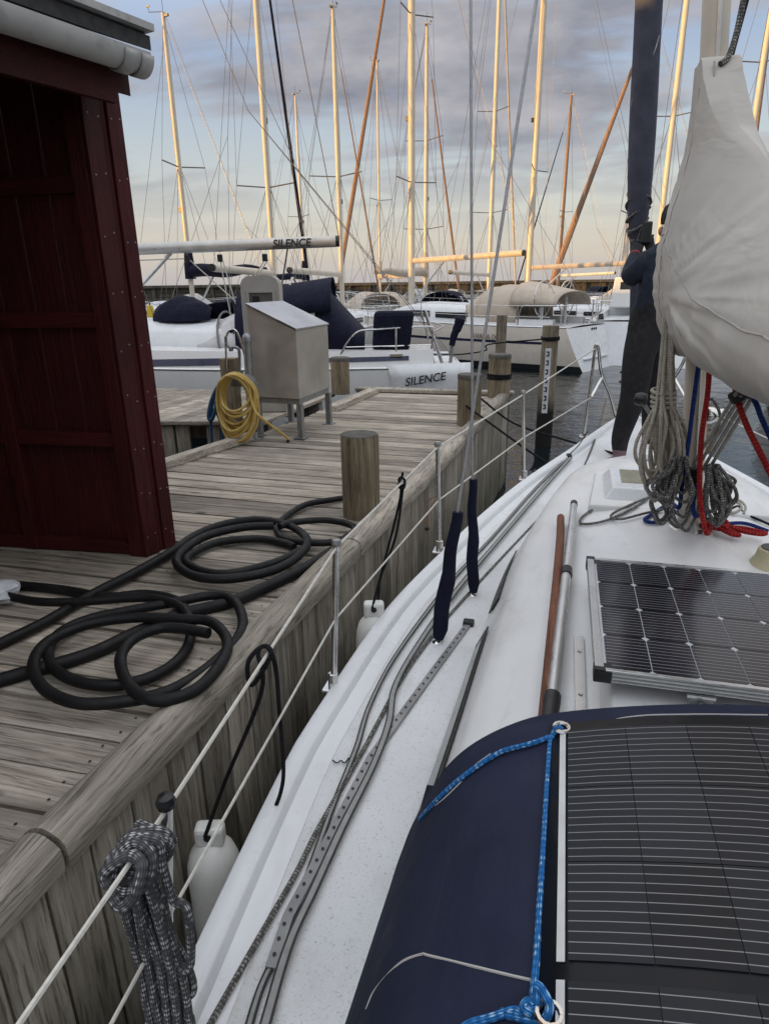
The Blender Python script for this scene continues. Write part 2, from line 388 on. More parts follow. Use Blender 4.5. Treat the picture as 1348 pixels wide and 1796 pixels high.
def tag(o, label=None, cat=None, group=None, kind=None):
    for k, v in (('label', label), ('category', cat), ('group', group), ('kind', kind)):
        if v: o[k] = v
    return o
def thing(name, label, cat, loc=(0, 0, 0), group=None, kind=None, rz=0, z=H):
    o = bpy.data.objects.new(name, None); COL.objects.link(o); o.location = (float(loc[0]), float(loc[1]), float(loc[2])+z)
    o.rotation_euler = (0, 0, rz); o.empty_display_size = .1
    bpy.context.view_layer.update() if False else None
    o.matrix_basis = Matrix.Translation(o.location) @ Matrix.Rotation(rz, 4, 'Z')
    return tag(o, label, cat, group, kind)
def text_mesh(s, size, shear=0., ext=.0, bold=.0):
    c = bpy.data.curves.new('t', 'FONT'); c.body = s; c.size = size; c.shear = shear; c.extrude = ext; c.offset = bold; c.align_x = 'CENTER'; c.align_y = 'CENTER'
    o = bpy.data.objects.new('t', c); COL.objects.link(o); dg = bpy.context.evaluated_depsgraph_get()
    me = bpy.data.meshes.new_from_object(o.evaluated_get(dg)); bpy.data.objects.remove(o); return me
def put_text(s, size, mtx, m, parent, name='lettering', shear=0., bold=0.):
    me = text_mesh(s, size, shear, 0., bold); me.transform(mtx); me.materials.clear(); me.materials.append(m)
    o = bpy.data.objects.new(name, me); COL.objects.link(o); o.parent = parent; return o

#@@SETTING
# ================================================================== SETTING
wm = MB().add([(-2500, -2500, -H), (2500, -2500, -H), (2500, 4500, -H), (-2500, 4500, -H)], [(0, 1, 2, 3)])
tag(wm.build('water', WATER), kind='structure')

# harbour breakwater: long timber-faced wall beyond the moorings
bw = thing('breakwater', 'long dark timber-faced breakwater wall closing the harbour behind the moored yachts', 'breakwater', (*V(0, 62), -H))
def vx(lat, dep, z): p = V(lat, dep); return (p[0], p[1], z)
m = MB(); m.hexa([vx(-75, 62, -H-1), vx(75, 62, -H-1), vx(75, 66, -H-1), vx(-75, 66, -H-1), vx(-75, 62, -.18), vx(75, 62, -.18), vx(75, 66, -.18), vx(-75, 66, -.18)])
m.build('wall_core', CONC, bw)
m = MB(); m.hexa([vx(-75, 61.6, -.18), vx(75, 61.6, -.18), vx(75, 66, -.18), vx(-75, 66, -.18), vx(-75, 61.6, .05), vx(75, 61.6, .05), vx(75, 66, .05), vx(-75, 66, .05)])
m.build('coping', CONC, bw)
bmesh_ = None
for i in range(44):
    a = -38+i*1.75
    m = MB(); m.hexa([vx(a, 61.75, -H), vx(a+.28, 61.75, -H), vx(a+.28, 62.05, -H), vx(a, 62.05, -H), vx(a, 61.75, -.2), vx(a+.28, 61.75, -.2), vx(a+.28, 62.05, -.2), vx(a, 62.05, -.2)])
    m.build('post', CONC, bw)
for k in range(4):
    z0 = -1.75+k*.4
    m = MB(); m.hexa([vx(-75, 61.9, z0), vx(75, 61.9, z0), vx(75, 62.1, z0), vx(-75, 62.1, z0), vx(-75, 61.9, z0+.33), vx(75, 61.9, z0+.33), vx(75, 62.1, z0+.33), vx(-75, 62.1, z0+.33)])
    m.build('rail_board', CONC, bw)

# unseen building added behind left: keeps the low sun off the pontoons
wh = thing('unseen_shade_building', 'long low building with a pitched roof, unseen, added to shade the moorings', 'building', (-62, -32, -H))
whd = Vector((math.cos(SUN_AZ+math.pi), math.sin(SUN_AZ+math.pi)))
nx, ny = -math.sin(SUN_AZ), math.cos(SUN_AZ); tx, ty = -ny, nx
def wp(s_, d_, z): return (nx*d_+tx*s_, ny*d_+ty*s_, z)
W0, W1 = -120, 70
HW = 4.1
m = MB(); m.hexa([wp(W0, 60, -H), wp(W1, 60, -H), wp(W1, 74, -H), wp(W0, 74, -H), wp(W0, 60, HW), wp(W1, 60, HW), wp(W1, 74, HW), wp(W0, 74, HW)]); m.build('wall', RED, wh)
m = MB(); m.add([wp(W0, 59.4, HW-.1), wp(W1, 59.4, HW-.1), wp(W1, 67, HW+2.05), wp(W0, 67, HW+2.05), wp(W1, 74.6, HW-.1), wp(W0, 74.6, HW-.1)], [(0, 1, 2, 3), (3, 2, 4, 5), (0, 3, 5), (1, 4, 2), (0, 5, 4, 1)]); m.build('roof', ROOFM, wh)
m = MB(); m.hexa([wp(W0-20, 50, -H-1), wp(W1+20, 50, -H-1), wp(W1+20, 140, -H-1), wp(W0-20, 140, -H-1), wp(W0-20, 50, -1.0), wp(W1+20, 50, -1.0), wp(W1+20, 140, -1.0), wp(W0-20, 140, -1.0)])
# quay ground stays clear of the moorings
tag(m.build('quay', CONC), kind='structure')

# ------------------------------------------------------------------ main jetty
ZD = -1.33
def xe(y): return -1.093+(y-.894)*.0718            # outer edge of the cap rail
JET = thing('jetty', None, None, (-1.5, 4, ZD), kind='structure')
JET['label'] = 'weathered grey timber jetty with plank deck and rounded cap rail'
Y_END = 8.22
ED = np.array([.0716, .9974, 0.]); 
def plank_ang(y): return math.tan(R_(np.interp(y, [.6, 1.3, 4.0, 9], [1.8, 1.2, -3.0, -3.6])))
y = -1.2; rng = random.Random(3); SCREWS = []
while y < Y_END-.06:
    wd = .142+rng.uniform(-.012, .010)
    gap = .009+rng.uniform(-.003, .006)
    if y+wd > Y_END: wd = Y_END-y
    xr = xe(y)-.10
    if y < 2.62: xl = -4.6
    else: xl = -2.93+(y-4.2)*.19-.0 if y < 5.5 else -2.68+(y-5.5)*.13
    def yy(y0, x): return y0+(x-xr)*plank_ang(y)
    dz = rng.uniform(-.004, .004); tl = rng.uniform(-.003, .003)
    def P(x, y0, z): return (x, yy(y0, x)+(.0), z)
    # plank tops are very slightly cupped: 3 points across
    vs = []
    for x, e in ((xl, tl), (xr, -tl)):
        shr = 1.0
        for f, zz in ((0, -.0035), (.08, 0), (.5, .002), (.92, 0), (1, -.0035)):
            vs.append(P(x, y+wd*f, ZD+dz+e+zz))
        vs.append(P(x, y+wd, ZD+dz-.04)); vs.append(P(x, y, ZD+dz-.04))
    fs = [(k, k+7, k+8, k+1) for k in range(6)]+[(6, 13, 7, 0)]+[tuple(range(7)), tuple(range(13, 6, -1))]
    MB().add(vs, fs).build('plank', PLANKM, JET)
    SCREWS.append((y, xr)); y += wd+gap
# screw heads too small to pick apart: one part
m = MB()
yq_ = -1.2
for (ya_s, xr_s) in SCREWS:
    for xb in (xr_s-.10, xr_s-.72, xr_s-1.30):
        for dy_ in (.035, .105):
            xx_ = xb+rng.uniform(-.008, .008); yy_ = ya_s+dy_+(xx_-xr_s)*plank_ang(ya_s)+rng.uniform(-.006, .006)
            m.add([(xx_+.0048*math.cos(a*math.pi/3), yy_+.0048*math.sin(a*math.pi/3), ZD+.0065) for a in range(6)], [tuple(range(6))])
tag(m.build('screw_heads', BLACKP, JET), kind='stuff')
# dark carrier beams under the planks
for xb in (-1.35, -2.0, -2.6):
    MB().hexa([(xb-.05+.07*-1, -1.2, ZD-.24), (xb+.05-.07, -1.2, ZD-.24), (xb+.05+.5, 8.1, ZD-.24), (xb-.05+.5, 8.1, ZD-.24), (xb-.12, -1.2, ZD-.045), (xb-.02, -1.2, ZD-.045), (xb+.55, 8.1, ZD-.045), (xb+.45, 8.1, ZD-.045)]).build('joist', FACEM, JET)
# cap rail in worn half-round lengths
caps = [(-1.2, .985), (1.0, 3.02), (3.035, 5.6), (5.615, Y_END+.02)]
for a, b in caps:
    n = max(4, int((b-a)/.12)); G = []
    for i in range(n+1):
        yv = a+(b-a)*i/n; row = []
        for k in range(9):
            t = k/8; an = math.pi*t
            rx = .066; hz = .062
            wob = .004*math.sin(yv*9+k*1.3)+.003*math.sin(yv*23+k)
            row.append((xe(yv)-.066-rx*math.cos(an)*(1.0), yv, ZD+.008+(hz+wob)*(math.sin(an)**.55 if 0 < k < 8 else 0)))
        row.append((xe(yv)-.004, yv, ZD-.03)); row.insert(0, (xe(yv)-.128, yv, ZD-.03))
        G.append(row)
    mm = MB(); mm.grid(G); nj = len(G[0]); mm.add(G[0], [tuple(range(nj))]); mm.add(G[-1], [tuple(range(nj-1, -1, -1))])
    mm.build('cap_rail', CAPM, JET, smooth=True)
# facing boards on the water side
y = -1.2
while y < Y_END:
    wd = .148+rng.uniform(-.016, .014); g = .007+rng.uniform(-.003, .007); off = rng.uniform(-.006, .006); tp = rng.uniform(-.008, .004)
    b0, b1 = rng.uniform(-.004, .004), rng.uniform(-.004, .004)
    x0 = xe(y)-.030+off; x1 = xe(y+wd)-.030+off
    e = .010
    vs = []
    for z_ in (-2.75, ZD-.012+tp):
        vs += [(x0-.03, y+b0, z_), (x0-.008, y+b0, z_), (x0, y+b0+e, z_), (x1, y+wd-e+b1, z_), (x1-.008, y+wd+b1, z_), (x1-.03, y+wd+b1, z_)]
    MB().add(vs, [tuple(range(5, -1, -1)), tuple(range(6, 12))]+[(k, (k+1) % 6, (k+1) % 6+6, k+6) for k in range(6)]).build('facing_board', FACEM, JET)
    y += wd+g
# end facing
for i in range(13):
    x0 = -2.55+i*.152
    MB().box(x0, x0+.143, Y_END, Y_END+.03, -2.7, ZD-.01+rng.uniform(-.01, .01)).build('facing_board', FACEM, JET)
MB().box(-2.55, -.53, Y_END-.10, Y_END+.045, ZD+.006, ZD+.055).build('end_rail', CAPM, JET, bev=.012)
# left kerb
MB().bar((-2.95, 4.05, ZD+.035), (-2.66, 5.36, ZD+.035), .10, .07).build('kerb', CAPM, JET, bev=.012)
MB().bar((-2.40, 6.75, ZD+.035), (-2.28, 8.1, ZD+.035), .13, .07).build('kerb', CAPM, JET, bev=.012)
for i in range(24):
    yv = 2.7+i*.15; xl = -2.96+(yv-4.2)*.19 if yv < 5.5 else -2.70+(yv-5.5)*.13
    MB().box(xl-.03, xl, yv, yv+.142, -2.7, ZD-.012+rng.uniform(-.008, .004)).build('facing_board', FACEM, JET)

# side jetty running off to the left behind the shed
SJ = thing('side_jetty', None, None, (-4.6, 7, ZD), kind='structure'); SJ['label'] = 'timber side jetty with lengthwise planks behind the red shed'
for i in range(36):
    x0 = -8.4+i*.152
    if x0 > -2.95: break
    d = .07
    y0 = 5.92+(x0+4)*.19; y1 = 8.05
    if x0 > -3.35: y0 = 6.0
    MB().hexa([(x0, y0, ZD-.045), (x0+.143, y0, ZD-.045), (x0+.143+d*2, y1, ZD-.045), (x0+d*2, y1, ZD-.045), (x0, y0, ZD-.01), (x0+.143, y0, ZD-.01), (x0+.143+d*2, y1, ZD-.01), (x0+d*2, y1, ZD-.01)]).build('plank', PLANKM, SJ)
for i in range(20):
    x0 = -5.9+i*.16; yv = 5.9+(x0+4)*.19
    if x0 > -3.2: break
    if i % 3 == 2 and i > 8: continue
    MB().hexa([(x0, yv-.01, -2.7), (x0+.13, yv+.015, -2.7), (x0+.13, yv+.045, -2.7), (x0, yv+.02, -2.7), (x0, yv-.01, ZD-.03), (x0+.13, yv+.015, ZD-.03), (x0+.13, yv+.045, ZD-.03), (x0, yv+.02, ZD-.03)]).build('facing_board', FACEM, SJ)
MB().bar((-6, 5.9-.4, ZD-.005), (-3.15, 5.9+.16, ZD-.005), .10, .045).build('edge_beam', CAPM, SJ, bev=.01)
MB().box(-8.3, -2.95, 6.3, 6.4, ZD-.25, ZD-.05).build('joist', FACEM, SJ)
MB().box(-8.3, -2.85, 7.6, 7.7, ZD-.25, ZD-.05).build('joist', FACEM, SJ)

# ------------------------------------------------------------------ red shed with porch wing wall
P0 = atz(0, 962, ZD); P1 = atz(256, 978, ZD); P2 = atz(306, 955, ZD)
SH = thing('shed', 'dark red painted timber shed with open porch and grey gutter on the jetty', 'shed', (P1[0]-.6, P1[1], ZD))
wd_ = P1-P0; wd_ /= np.linalg.norm(wd_); wn = np.array([wd_[1], -wd_[0], 0])     # along the wing wall to the right, and its face normal towards the viewer
ZT = .93
G1 = np.array([-1.711, 2.724, .85]); G0 = np.array([-1.864, 2.166, .85]); gd = (G1-G0)/np.linalg.norm(G1-G0); gl = np.array([-gd[1], gd[0], 0])
def SP(s_, n_, z): p = P1+wd_*s_+wn*n_; return (p[0], p[1], z)
def gp_n(s_, n_, z): return SP(s_, n_, z)
def under_roof(p): return .90+.36*float((np.array(p[:2])-G1[:2]) @ gl[:2])-.012
def sbox(name, s0, s1, n0, n1, z0, z1, m_=None, bev=.004):
    z1 = min(z1, under_roof(SP(s0, n0, 0)), under_roof(SP(s1, n0, 0)), under_roof(SP(s1, n1, 0)))
    return MB().hexa([SP(s0, n0, z0), SP(s1, n0, z0), SP(s1, n1, z0), SP(s0, n1, z0), SP(s0, n0, z1), SP(s1, n0, z1), SP(s1, n1, z1), SP(s0, n1, z1)][::-1] if False else
        [SP(s0, n1, z0), SP(s0, n0, z0), SP(s1, n0, z0), SP(s1, n1, z0), SP(s0, n1, z1), SP(s0, n0, z1), SP(s1, n0, z1), SP(s1, n1, z1)]).build(name, m_ or RED, SH, bev=bev)
# cladding boards of the wing wall (vertical, seen from inside)
s_ = -2.6; 
while s_ < -.02:
    e_ = min(s_+.168, -.005)
    sbox('wall_board', s_, e_-.005, -.075-rng.uniform(0, .004), -.055, ZD+.004, ZT+.5); s_ += .168
for s0 in (-.085, -.70, -1.32, -1.95, -2.6): sbox('stud', s0, s0+.075, -.054, .004 if s0 > -.1 else -.006, ZD+.006, ZT+.4)
for z0 in (ZD+.006, ZD+.58, ZD+1.15, ZD+1.72):
    ss = (-.70, -1.32, -1.95, -2.6)
    for s0 in ss: sbox('rail', s0+.076, s0+(.614 if s0 > -.75 else .619), -.053, -.014, z0, z0+.07, REDH)
# corner boards at the free end of the wall
def ebox(name, a, b, n0, n1, z0, z1):
    d = P2-P1; L = np.linalg.norm(d); d = d/L; q = np.array([d[1], -d[0], 0])
    A = P1+d*L*a; B = P1+d*L*b
    pts = [A+q*n0, B+q*n0, B+q*n1, A+q*n1]; z1 = min([z1]+[under_roof(p) for p in pts])
    return MB().hexa([(p[0], p[1], z0) for p in pts]+[(p[0], p[1], z1) for p in pts]).build(name, RED, SH, bev=.004)
# unseen wall across the near porch end, added to darken the inside
MB().hexa([gp_n(s, n, z) for z in (ZD+.004, 1.0) for s, n in ((-2.55, 2.60), (-.05, 2.60), (-.05, 2.72), (-2.55, 2.72))]).build('added_shade_wall', RED, SH)
ebox('corner_board', -.02, .46, -.05, .012, ZD+.003, ZT+.3)
ebox('corner_board', .49, .60, -.05, .004, ZD+.003, ZT+.3)
ebox('corner_board', .61, 1.0, -.05, .016, ZD+.003, ZT+.3)
# nail heads down the corner boards
for k in range(9):
    for a_ in (.10, .36, .70, .92):
        d = P2-P1; L = np.linalg.norm(d); d = d/L; q = np.array([d[1], -d[0], 0]); p = P1+d*L*a_+q*(.0125 if a_ < .5 else .0165)
        MB().lathe((p[0], p[1], ZD+.10+k*.24+rng.uniform(-.02, .02)), [(.0042, 0), (.0035, .0015), (.0004, .002)], 6, axis=tuple(q)).build('nail', GALV, SH)
# roof, fascia, gutter
GA = G1-gd*4.2
def gp(l, s, z): p = G1+gd*s+gl*l; return (p[0], p[1], z)
gm = MB()
prof = [(.058*math.cos(math.pi*(1+k/12)), .062*math.sin(math.pi*(1+k/12))) for k in range(13)]
inner = [(x*.92, z*.92) for x, z in prof[::-1]]
ring = prof+[(.058, .014), (.064, .014), (.064, .004)][:2]+inner+[(-.058, .012)]
vs = [gp(l, s, .86+z) for s in (-4.2, 0) for (l, z) in ring]; n = len(ring)
gm.add(vs, [(k, (k+1) % n, (k+1) % n+n, k+n) for k in range(n)])
gut = gm.build('gutter', PVC, SH, smooth=True)
for s in (-.02, -.10, -1.35, -2.6):
    cm = MB(); vs = []
    for s2 in (s-.028, s+.028):
        vs += [gp(l*1.10, s2, .86+z*1.10) for l, z in prof]
    k_ = len(prof); cm.add(vs, [(k, k+1, k+1+k_, k+k_) for k in range(k_-1)])
    cm.build('gutter_collar', PVC, SH, smooth=True, thick=.006)
ec = MB(); ec.add([gp(l*1.06, .004, .86+z*1.06) for l, z in prof], [tuple(range(len(prof)))]); ec.build('gutter_end_cap', PVC, SH, thick=.008)
MB().hexa([gp(.075, -4.2, .70), gp(.075, .0-.08, .70), gp(.105, -.08, .70), gp(.105, -4.2, .70), gp(.075, -4.2, .90), gp(.075, -.08, .90), gp(.105, -.08, .90), gp(.105, -4.2, .90)]).build('fascia', REDH, SH)
MB().hexa([gp(.085, -.075, .74), gp(.085, .0, .74), gp(1.4, .0, 1.22), gp(1.4, -.075, 1.22), gp(.085, -.075, .90), gp(.085, .0, .90), gp(1.4, .0, 1.38), gp(1.4, -.075, 1.38)]).build('bargeboard', REDH, SH)
def rz_(l): return .90+l*.36
MB().hexa([gp(-.02, -4.3, rz_(-.02)), gp(-.02, .04, rz_(-.02)), gp(3.4, .04, rz_(3.4)), gp(3.4, -4.3, rz_(3.4)), gp(-.02, -4.3, rz_(-.02)+.05), gp(-.02, .04, rz_(-.02)+.05), gp(3.4, .04, rz_(3.4)+.05), gp(3.4, -4.3, rz_(3.4)+.05)]).build('roof', ROOFM, SH)
MB().bar(gp(.0, -4.3, rz_(0)+.068), gp(.0, .045, rz_(0)+.068), .09, .025).build('roof_edge', PVC, SH)
MB().hexa([gp(1.25, -4.25, ZD+.002), gp(1.25, -.1, ZD+.002), gp(3.3, -.1, ZD+.002), gp(3.3, -4.25, ZD+.002), gp(1.25, -4.25, 1.28), gp(1.25, -.1, 1.28), gp(3.3, -.1, 1.9), gp(3.3, -4.25, 1.9)]).build('wall', RED, SH)
#@@DOCKTHINGS
# ================================================================== THINGS ON THE JETTY
CAPD = mat('bollard_cap', (.085, .08, .068), .85, ns=14, amt=.3, bs=40)
def bollard(px, py, top_h, rad, label, grp='timber bollards on the jetty', cap=None, tilt=0):
    b = atz(px, py, ZD); t = thing('bollard', label, 'bollard', b, grp)
    G = []; n = 22; hs = [0, .1, .2, .32, .42, .48, .5, .502]; ph = rng.uniform(0, 6)
    for i, hh in enumerate(hs):
        z = ZD-.002+hh/.5*top_h; rr = rad*(1.0 if i < 6 else .975 if i == 6 else .0)
        row = []
        for k in range(n+1):
            a = 2*math.pi*k/n
            r2 = rr*(1+.022*math.sin(3*a+ph)+.014*math.sin(7*a+ph*2))
            row.append((b[0]+r2*math.cos(a), b[1]+r2*math.sin(a), z+(0 if i < 7 else -.004)))
        G.append(row)
    MB().grid(G).build('post', PILEM, t, smooth=True)
    if not cap: MB().lathe((b[0], b[1], ZD+top_h-.004), [(rad*.97, 0), (rad*.95, .006), (.001, .0065)], 22).build('cut_top', CAPD, t)
    if cap:
        MB().lathe((b[0], b[1], ZD+top_h-.03), [(rad*1.03, 0), (rad*1.04, .035), (rad*.98, .045), (0.001, .047)], 22).build('cap', cap, t, smooth=True)
    return b, t
#B1
bollard(633, 903, .50, .112, 'round weathered bollard with rough cut top standing by black hose coils')
b2, t2 = bollard(821, 745, .48, .115, 'grey bollard with dark cap and black mooring line round it', cap=CAPD)
bollard(598, 690, .44, .118, 'short pale bollard with dark cap close to the steel box', cap=CAPD)
b4, t4 = bollard(873, 697, .50, .132, 'stout bollard wound with black rope at the corner of the jetty end', cap=CAPD)
for k in range(3):
    m = MB(); m.tube([(b4[0]+.139*math.cos(a/14*6.2832), b4[1]+.139*math.sin(a/14*6.2832), ZD+.235+k*.022+.004*math.sin(a*.7+k)) for a in range(15)], .011, 6)
    m.build('rope_turn', BLKROPE, t4)

# piles standing in the water
def pile(xy, top, rad, label):
    t = thing('mooring_pile', label, 'pile', (xy[0], xy[1], -H), 'mooring piles in the water')
    MB().lathe((xy[0], xy[1], -H-.8), [(rad, 0), (rad*1.0, (top+H+.8)*.5), (rad*.97, top+H+.79), (.002, top+H+.8)], 20).build('post', PILEW, t, smooth=True)
    return t
gp_ = aty(957, 700, 10.4); gx, gy = gp_[0], 10.4
tg = pile((gx, gy), -.62, .125, 'tall mooring pile with a white depth gauge strip in the water')
fx, fy = -gx, -gy; L_ = math.hypot(fx, fy); fx, fy = fx/L_, fy/L_
ga = math.atan2(-gy, -gx)-.10
def gpt(r, a, z): return (gx+r*math.cos(ga+a), gy+r*math.sin(ga+a), z)
m = MB(); G = [[gpt(.129, -.33+.66*k/6, z) for k in range(7)] for z in (-1.92, -.95)]
m.grid(G); m.build('gauge_strip', mat('gauge_white', (.60, .62, .63), .5, amt=.1), tg, thick=.003)
for k in range(7):
    z = -1.86+k*.132
    mm = MB()
    mm.grid([[gpt(.134, a, zz) for a in (-.02, .12)] for zz in (z, z+.075)])
    mm.grid([[gpt(.134, a, zz) for a in (-.2, -.02)] for zz in (z+.055, z+.075)])
    mm.grid([[gpt(.134, a, zz) for a in (-.2, -.02)] for zz in (z, z+.018)])
    mm.build('gauge_mark', INKB, tg)
for k in range(3):
    MB().tube([(gx+.131*math.cos(a/14*6.2832), gy+.131*math.sin(a/14*6.2832), -.835+k*.018+.005*math.sin(a+k)) for a in range(15)], .010, 6).build('rope_turn', BLKROPE, tg)
pp = atd(877, 620, 12.8); pile((pp[0], pp[1]), atd(876, 552, 12.8)[2], .10, 'slim grey mooring pile rising behind the rope wound bollard')
pp = atd(1020, 640, 27); pile((pp[0], pp[1]), atd(1020, 632, 27)[2], .13, 'short far mooring pile beside the cream yacht stern')
# line from the gauge pile to the far left, and dock lines to the boat
def rope(name, pts, r, m_, label, cat='rope', n=8, seg=7, grp=None):
    o = MB().tube(spl(pts, n), r, seg).build(name, m_, smooth=True); return tag(o, label, cat, grp)
a1 = (gx-.13, gy, -.83); e1 = atd(735, 622, 11.5)
rope('mooring_line', [a1, (a1[0]*.6+e1[0]*.4, a1[1]*.5+e1[1]*.5, -.95), atd(850, 615, 11.2), atd(800, 622, 11.3), e1], .011, BLKROPE, 'black mooring line from the gauge pile to the stern of the white yacht')
pa = b2+np.array([.09, .08, .22]); 
rope('mooring_line', [pa+np.array([-.2, -.1, 0.02]), b2+np.array([0, -.12, .2]), aty(940, 800, 5.6), aty(1000, 830, 5.2)*.999, ond(1062, 858, .05)], .010, BLKROPE, 'black mooring line from the capped bollard down to the side deck')
rope('mooring_line', [b2+np.array([.08, .10, .26]), aty(900, 742, 6.4), aty(985, 770, 5.9), ond(1075, 795, .05)], .010, BLKROPE, 'black mooring line from the capped bollard up to the bow cleat')

# ---- stainless box on legs
A_ = np.array([-2.22, 5.43]); B_ = np.array([-2.185, 6.15]); lx = np.array([-.46, .04])
box_t = thing('steel_cabinet', 'stainless steel cabinet with sloping lid on four legs standing on the jetty', 'cabinet', (-2.45, 5.8, ZD))
def bp(a, b_, z): p = A_+lx*a+(B_-A_)*b_; return (p[0], p[1], z)
zb, zl, zh = -.965, -.375, -.165
MB().hexa([bp(1, 0, zb), bp(0, 0, zb), bp(0, 1, zb), bp(1, 1, zb), bp(1, 0, zh), bp(0, 0, zl), bp(0, 1, zl), bp(1, 1, zh)]).build('body', BRUSH, box_t, bev=.004)
LIDM = mat('lid_steel', (.50, .51, .53), .38, 1.0, ns=4, amt=.1)
MB().hexa([bp(1.02, -.02, zh+.004), bp(-.02, -.02, zl+.004), bp(-.02, 1.02, zl+.004), bp(1.02, 1.02, zh+.004), bp(1.02, -.02, zh+.016), bp(-.02, -.02, zl+.016), bp(-.02, 1.02, zl+.016), bp(1.02, 1.02, zh+.016)]).build('lid', LIDM, box_t)
MB().hexa([bp(.98, .02, zb-.05), bp(.02, .02, zb-.05), bp(.02, .98, zb-.05), bp(.98, .98, zb-.05), bp(.98, .02, zb-.001), bp(.02, .02, zb-.001), bp(.02, .98, zb-.001), bp(.98, .98, zb-.001)]).build('base_frame', GALV, box_t)
for a, b_ in ((.04, .035), (.96, .035), (.04, .965), (.96, .965)):
    p = bp(a, b_, 0); lg = MB(); lg.box(p[0]-.028, p[0]+.028, p[1]-.006, p[1]+.028, ZD+.012, zb-.05); lg.box(p[0]+.020, p[0]+.028, p[1]-.03, p[1]-.006, ZD+.012, zb-.05)
    o = lg.build('leg', GALV, box_t)
    MB().box(p[0]-.06, p[0]+.05, p[1]-.05, p[1]+.05, ZD+.004, ZD+.012).build('foot_plate', GALV, box_t)

# ---- hose stand with yellow hose
hb = atz(437, 772, ZD)
hs_ = thing('hose_stand', 'grey pipe hose stand with half round hanger plate beside the steel cabinet', 'hose stand', hb)
zt_ = aty(448, 585, hb[1])[2]; hx, hy = hb[0]+.03, hb[1]
MB().tube([(hx, hy, ZD+.012), (hx+.02, hy+.02, zt_-.06)], .036, 14).build('post', GALV, hs_, smooth=True)
MB().lathe((hx+.02, hy+.02, zt_-.07), [(.042, 0), (.043, .03), (.036, .055), (.018, .068), (.001, .072)], 14).build('post_cap', GALV, hs_, smooth=True)
MB().box(hx-.08, hx+.08, hy-.07, hy+.07, ZD+.003, ZD+.012).build('foot_plate', GALV, hs_)
zc_ = aty(450, 668, hb[1])[2]
G = []
for yv in (hy-.15, hy-.05):
    G.append([(hx+.02+.105*math.cos(math.pi*k/12), yv, zc_+.095*math.sin(math.pi*k/12)-.03) for k in range(13)])
hm = MB(); hm.grid(G); hm.add(G[0], [tuple(range(13))]); hm.add(G[1], [tuple(range(12, -1, -1))]); hm.build('hanger', GALV, hs_, smooth=True)
hp = []; r3 = random.Random(5); nl = 19
cx0, cz0 = hx-.01, zc_
for i in range(nl):
    bot = r3.uniform(.46, .60) if i % 3 else r3.uniform(.30, .5); wdt = r3.uniform(.13, .17); yo = hy-.06-.012*i % .10-.02; xo = r3.uniform(-.03, .02)
    for k in range(10):
        a = math.pi/2-2*math.pi*k/10
        sx = wdt*math.cos(a); sz = (math.sin(a)+1)/2
        hp.append((cx0+xo+sx-.02*(1-sz), hy-.155-.011*(i % 8)+.03*math.cos(a*2), cz0+.075+.008*(i//8)-bot*(1-sz)*.98))
o = MB().tube(spl(hp, 5), .0115, 7).build('garden_hose', YELLOW, smooth=True); tag(o, 'coiled yellow garden hose hanging on the hose stand', 'hose')
e0 = np.array(hp[0]); pe = atz(505, 773, ZD+.012)
o2 = MB().tube(spl([(hx+.09, hy-.2, cz0+.02), (hx+.15, hy-.22, cz0-.2), (hx+.22, hy-.22, ZD+.25), (pe[0]-.02, pe[1], ZD+.05), tuple(pe)], 6), .0115, 7).build('hose_end', YELLOW, o, smooth=True)
MB().tube([tuple(pe), (pe[0]+.012, pe[1]-.03, ZD+.012)], .015, 8).build('nozzle', BLACKP, o)
# ---- tap post with bent steel pipes
tp_ = atz(412, 752, ZD); tpz = aty(412, 628, tp_[1])[2]
tpt = thing('tap_post', 'square grey timber tap post carrying bent chrome pipes behind the yellow hose', 'tap post', tp_)
MB().box(tp_[0]-.07, tp_[0]+.07, tp_[1]-.06, tp_[1]+.06, ZD-.2, tpz).build('post', PILEM, tpt, bev=.008)
yq = tp_[1]-.075
def aq(px, py): return aty(px, py, yq)
MB().tube(spl([aq(398, 650), aq(396, 600), aq(400, 583), aq(408, 578), aq(415, 582), aq(422, 598), aq(432, 632), aq(440, 650)], 5), .010, 8).build('pipe', STEEL, tpt, smooth=True)
MB().tube(spl([aq(396, 590), aq(397, 602), aq(404, 610), aq(412, 609), aq(419, 614), aq(420, 640), aq(420, 690)], 5), .014, 8).build('pipe', GALV, tpt, smooth=True)
MB().lathe(aq(405, 612), [(.02, -.02), (.022, 0), (.02, .02)], 10).build('valve', GALV, tpt)
MB().tube(spl([aq(404, 578), aq(405, 584), aq(408, 577), aq(410, 586)], 4), .009, 6).build('tie', BLACKP, tpt)
# blue hoses
yb = tp_[1]+.02
def ab(px, py, d=0): return aty(px, py, yb+d)
for k, pts in enumerate([[(425, 655), (405, 660), (385, 675), (372, 700), (366, 730), (372, 735), (380, 710), (384, 690)], [(400, 690), (385, 685), (374, 700), (370, 740), (372, 780)], [(400, 680), (384, 690), (378, 715), (388, 745), (392, 790)]]):
    rope('blue_hose', [ab(*p, .04*k) for p in pts], .020 if k == 0 else .016, BLUEH, ['thick blue hose arching from the tap post', 'blue hose hanging straight down from the tap post', 'blue hose curling down between the two jetties'][k], 'hose', 6, 9, 'blue hoses at the tap post')
